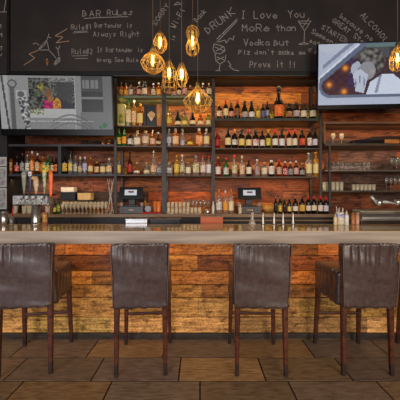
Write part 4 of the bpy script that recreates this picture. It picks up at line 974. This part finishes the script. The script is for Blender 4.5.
# jiggers / cone pourers
jm = mat('bright steel', (160, 150, 138), 0.32, metal=0.9)
for i, px in enumerate((263, 274, 283, 293)):
    o = MB().lathe([(.022, 0), (.023, .003), (.015, .05), (.0125, .075), (.0105, .125), (.0095, .127), (.011, .08), (.013, .05), (.020, .006), (.001, .004)], 16, cap1=False)
    o = o.build('cone_pourer', jm, loc=(X(px, 2.955), 2.955, ZB)) if i == 0 else None
    if i == 0: base = o; tag(o, '', 'jigger', 'slender cone jiggers on the bar')
    else:
        o = base.copy(); C.objects.link(o); o.location = (X(px, 2.955), 2.955, ZB)
    o.name = 'jigger'
    o['label'] = f"slender steel cone jigger, {ORD[i]} from left along the bar's rear edge"
t = thing('glass_cloche', 'clear bell-shaped glass funnel left of the steel cone jiggers', 'funnel', (X(252.3, 2.955), 2.955, ZB)); t.name = 'glass_funnel'
MB().lathe([(.036, 0), (.037, .003), (.028, .035), (.016, .07), (.013, .10), (.018, .115), (.014, .13), (.001, .132)], 18).build('bell', mat('cloudy glass', (216, 204, 186), 0.15, trans=0.6), t)
MB().lathe([(.010, .128), (.016, .145), (.014, .165), (.004, .175)], 12).build('knob', jm, t)
# right containers
t = thing('utensil_canister', 'white canister with blue label and straws near the ice bin', 'canister', (X(340, 2.94), 2.94, ZB))
MB().lathe([(.044, 0), (.046, .004), (.046, .125), (.048, .13), (.044, .13), (.042, .012), (.001, .012)], 20, cap1=False).build('canister_body', noisy('cream canister', (200, 184, 150), (226, 214, 190), (30, 30, 30), rough=0.4), t)
MB().lathe([(.0465, .075), (.0470, .078), (.0470, .115), (.0465, .118)], 20, cap0=False, cap1=False).build('blue_label', labm('lilac', 'blue'), t)
for k in range(5):
    a = k*1.25; MB().tube([(.02*math.cos(a), .02*math.sin(a), .02), (.036*math.cos(a), .036*math.sin(a), .17 + .012*(k % 3))], .0035, 6).build('straw', mat('straw white', (214, 206, 190), 0.4), t)
for (px, w_, hh, c1, lab) in ((335.5, .017, .12, 'cream', 'slim cream squeeze bottle before the white canister'), (346.8, .021, .155, 'white', 'white squeeze bottle right of the white canister')):
    t = thing('squeeze_bottle', lab, 'bottle', (X(px, 2.88), 2.885, ZB))
    MB().lathe([(w_, 0), (w_*1.05, .005), (w_*1.05, hh*.62), (w_*.6, hh*.72)], 14).build('bottle_body', noisy('squeeze ' + c1, tuple(v*.9 for v in LC[c1]), LC[c1], (20, 20, 40), rough=0.35), t)
    MB().lathe([(w_*.62, hh*.70), (w_*.6, hh*.78), (w_*.15, hh)], 12).build('nozzle', mat('nozzle', (190, 176, 150), 0.4), t)
for i, (px, c) in enumerate(((352.6, (176, 110, 60)), (357, (196, 150, 120)))):
    t = thing('shaker', ['brown spice shaker left of the ice bin', 'pink-tan spice shaker touching the ice bin'][i], 'shaker', (X(px, 2.97), 2.965, ZB))
    MB().lathe([(.020, 0), (.021, .004), (.019, .10)], 14).build('shaker_body', mat(f'shaker {i}', c, 0.35), t)
    MB().lathe([(.020, .10), (.020, .115), (.012, .128), (.001, .13)], 14).build('shaker_lid', mat(f'shaker lid {i}', tuple(v*.8 for v in c), 0.35), t)
# left: steel cup, wooden block, red straw
t = thing('steel_cup', 'steel shaker cup at the far left of the bar', 'cup', (X(4, 2.95), 2.95, ZB))
MB().lathe([(.032, 0), (.034, .003), (.042, .135), (.039, .135), (.030, .01), (.001, .01)], 18, cap1=False).build('cup_body', steel, t)
MB().lathe([(.04, .128), (.0445, .131), (.0445, .139), (.039, .139)], 18, cap0=False, cap1=False).build('rolled_rim', jm, t)
MB().tube([(.0, .0, .02), (.02, -.01, .10), (.055, -.02, .20)], .006, 8).build('bar_spoon', blackmetal, t)
t = thing('menu_stand', 'brown wooden menu block behind the beer tower column', 'menu holder', (X(44.6, 2.94), 2.95, ZB))
MB().box(-.028, .028, -.02, .02, 0, .012, bev=.002).box(-.026, .026, -.008, .008, .012, .135, bev=.002).build('wooden_block', noisy('brown block', (120, 70, 34), (150, 92, 46), (20, 20, 50), rough=0.4), t)
MB().box(-.020, .020, -.0095, -.008, .03, .12).build('menu_card', labm('brown', 'gold'), t)
t = thing('red_muddler', 'slim red stick leaning in a glass left of the beer tower', 'muddler', (X(12, 2.97), 2.965, ZB)); t.name = 'muddler'
MB().lathe([(.020, 0), (.022, .003), (.026, .09), (.024, .09), (.018, .01), (.001, .01)], 14, cap1=False).build('glass_cup', clearg, t)
MB().tube([(-.014, 0, .012), (.012, 0, .14), (.034, 0, .30)], .006, 8).build('stick', mat('red stick', (170, 44, 40), 0.4), t)
# posters on pilaster
for i, (y0, y1) in enumerate(((157, 166), (167, 187), (188, 209))):
    zc0, zc1 = Z(y1, 3.81), Z(y0, 3.81)
    t = thing('photo_print', ['small white-framed print, top one on the black post at left', 'grey photo print in the middle of the black post at left', 'grey photo print lowest on the black post at left'][i], 'print', (X(2.5, 3.81), 3.818, zc0))
    MB().box(-0.065, 0.055, -0.008, 0, 0, zc1 - zc0).build('print_mount', mat('print white', (186, 182, 176), 0.5), t)
    MB().box(-0.052, 0.042, -0.0095, -0.008, 0.02, zc1 - zc0 - 0.02).build('print_image', noisy(f'print grey {i}', (110, 106, 104), (176, 172, 170), (22, 22, 22), rough=0.5), t)
for i, px in enumerate((15.5, 24.5, 29.5, 47.5)):
    glass('tumbler', px, 3.86, CT, 0.11, 0.033, f"milky cup, {ORD[i]} from left, on the back counter behind the beer tower", 'milky cups behind the beer tower', name='cup', m=frost, cat='cup')
# leaning pipes/branches decor under left tv omitted; string of loops on top board
t = thing('coiled_wire', 'thin coiled brass wire string on the wall beneath the left television', 'wire', (X(78, 4.2), 4.218, Z(138, 4.2)))
MB().tube([(-.30 + .6*q, -.02, -.02 + .035*math.sin(q*13) + .01*math.sin(q*31)) for q in [i/40 for i in range(41)]], .006, 6).build('wire_strand', brassd, t)

# ------------------------------------------------------------------ pendants
bulbm = bpy.data.materials.new('amber bulb glass'); bulbm.use_nodes = True
nt = bulbm.node_tree; nt.nodes.clear()
o_ = nd(nt, 'ShaderNodeOutputMaterial'); tr = nd(nt, 'ShaderNodeBsdfTransparent'); em = nd(nt, 'ShaderNodeEmission'); gs = nd(nt, 'ShaderNodeBsdfGlossy'); m1 = nd(nt, 'ShaderNodeAddShader'); m2 = nd(nt, 'ShaderNodeMixShader')
tr.inputs[0].default_value = (1, .90, .62, 1); em.inputs[0].default_value = (1.0, .66, .12, 1); em.inputs[1].default_value = 0.16
gs.inputs['Roughness'].default_value = .1; m2.inputs[0].default_value = .06
nt.links.new(tr.outputs[0], m1.inputs[0]); nt.links.new(em.outputs[0], m1.inputs[1]); nt.links.new(m1.outputs[0], m2.inputs[1]); nt.links.new(gs.outputs[0], m2.inputs[2]); nt.links.new(m2.outputs[0], o_.inputs[0])
fil = mat('glowing filament', (255, 200, 90), 0.5, emis=(255, 222, 130), estr=11)
CEIL = 4.9
def pendant(px, ytop, ybot, bulb_y, D, prof, nw, label, bulb='pear', rings_=(), twist=0, cage_m=brass, power=0.8):
    """ytop: socket top; ybot: cage bottom; prof: [(radius px, y px)] of the cage"""
    k = D / F
    t = thing('pendant_light', label, 'pendant lamp', (X(px, D), D, Z(ybot, D)))
    def L_(y): return (ybot - y) * k
    MB().tube([(0, 0, L_(ytop)), (0, 0, CEIL - 0.02 - t.location.z)], 0.0032, 6).build('cord', mat('lamp cord', (100, 80, 60), 0.6), t)
    MB().lathe([(.05, CEIL - .03 - t.location.z), (.055, CEIL - .025 - t.location.z), (.055, CEIL - t.location.z - .0005)], 16).build('ceiling_rose', brassd, t)
    MB().lathe([(.008, L_(ytop)), (.016, L_(ytop+.8)), (.021, L_(ytop+2)), (.021, L_(ytop+6)), (.016, L_(ytop+6.5))], 14).build('socket', brassd, t)
    yb = bulb_y
    if bulb == 'tube': pr = [(.2, yb+9), (.9, yb+8.2), (1.25, yb+6.5), (1.25, yb-6), (.8, yb-8.5), (.8, yb-9.5)]
    else: pr = [(.3, yb+7), (1.8, yb+6), (2.9, yb+3.2), (3.1, yb+.8), (2.6, yb-2.2), (1.5, yb-5), (1.2, yb-7.5)]
    bb = MB().lathe([(a*k*(1.6 if bulb == 'tube' else 1), L_(y)) for a, y in pr], 18).build('bulb', bulbm, t)
    fl = MB()
    for s in (-1, 1):
        fl.tube([(s*.007, s*.003, L_(yb - 4.5)), (s*.009, 0, L_(yb)), (s*.004, -s*.004, L_(yb + 4))], .0062, 6)
    fl.build('filament', fil, bb)
    cg = MB()
    for i in range(nw):
        a0 = 2*PI*i/nw; pts = []
        dense = []
        for (r0, y0), (r1, y1) in zip(prof[:-1], prof[1:]):
            for q in (0, .25, .5, .75): dense.append((r0 + (r1-r0)*q, y0 + (y1-y0)*q))
        dense.append(prof[-1])
        for j, (r, y) in enumerate(dense):
            a = a0 + twist*j/len(dense)
            pts.append((r*k*math.cos(a), r*k*math.sin(a), L_(y)))
        cg.tube(pts, .0024, 5)
        if twist:
            cg.tube([(r*k*math.cos(a0 - twist*j/len(dense)), r*k*math.sin(a0 - twist*j/len(dense)), L_(y)) for j, (r, y) in enumerate(dense)], .0024, 5)
    for (r, y) in rings_: cg.tube([(r*k*math.cos(i*PI/12), r*k*math.sin(i*PI/12), L_(y)) for i in range(24)], .0022, 5, closed=True)
    cg.build('wire_cage', cage_m, t)
    l = bpy.data.lights.new('bulb_light', 'POINT'); l.energy = power; l.color = (1, .72, .36); l.shadow_soft_size = .03
    lo_ = bpy.data.objects.new('bulb_light', l); C.objects.link(lo_); lo_.parent = t; lo_.location = (0, 0, L_(yb))
    return t
pendant(160.2, 29, 54, 42, 3.17, [(1.6, 32), (5, 37), (7, 43), (6, 48), (3.2, 52), (.6, 53.6)], 8, 'small teardrop wire cage pendant just above the widest onion cage', rings_=((7, 43), (5, 37)), twist=.6)
pendant(152.8, 45, 73, 60, 2.72, [(1.8, 49), (3.5, 53), (9, 58), (12.2, 63), (10, 68), (5.5, 72), (1, 73)], 12, 'wide onion-shaped wire cage pendant, leftmost of the cluster', rings_=((12.2, 63), (9, 58), (5.5, 72)), twist=.5)
pendant(169.2, 58, 90, 73, 2.98, [(2, 62), (4, 66), (6.2, 70), (6.4, 80), (7.4, 84), (7.2, 90)], 8, 'cylinder wire cage pendant with open ringed bottom', rings_=((6.4, 75), (6.4, 80), (7.4, 84), (7.2, 90), (6.2, 70)))
pendant(181.6, 62, 87, 74, 2.76, [(2, 64), (3.6, 68), (6.8, 77), (5, 83), (1.2, 87)], 8, 'bulb-shaped faceted wire cage pendant beside the cylinder cage', rings_=((6.8, 77),))
pendant(192.6, 23, 55, 41, 2.86, [(1.8, 27), (5.5, 29), (6.6, 33), (4.6, 40), (6.8, 47), (6.2, 52), (3, 55), (.5, 55)], 8, 'tall waisted wire cage pendant, highest of the cluster', bulb='tube', rings_=((5.5, 29), (4.6, 40), (6.2, 52)), twist=.5)
pendant(197.8, 82, 113, 98, 2.72, [(1.4, 85), (3, 89), (14.6, 101), (12, 106), (6.5, 111.5), (1, 113)], 14, 'large diamond-shaped wire cage pendant, lowest of the cluster', rings_=((14.6, 101), (3, 89), (6.5, 111.5)))
pendant(397.5, 42, 71, 58, 2.85, [(2, 46), (4.5, 50), (7, 57), (7, 65), (4.5, 70), (1, 71)], 10, 'wire cage pendant at the right edge over the television', bulb='tube', rings_=((7, 57), (7, 65), (4.5, 50)), twist=.4)

# warm strips fixed under the soffit and under the shelves
for (nm, x0, x1, y, pw) in (('soffit_strip_light', 116, 320, 77.8, 7), ('shelf_strip_light', 215, 319, 122.5, 3), ('shelf_strip_light', 215, 319, 151, 2), ('shelf_strip_light', 166, 319, 179.5, 5),
                            ('shelf_strip_light', 117, 212, 98.5, 4.5), ('shelf_strip_light', 117, 212, 128.5, 1.5), ('shelf_strip_light', 117, 212, 148.5, 1.5), ('shelf_strip_light', 10, 112, 179, 2), ('shelf_strip_light', 325, 430, 125, 2), ('shelf_strip_light', 325, 430, 147, 1.5)):
    D = FR + 0.06
    a = area(nm, (X((x0+x1)/2, D), D, Z(y, FR) - 0.012), (math.radians(38), 0, 0), (x1-x0)*D/F, 0.02, pw, (1.0, 0.74, 0.42))
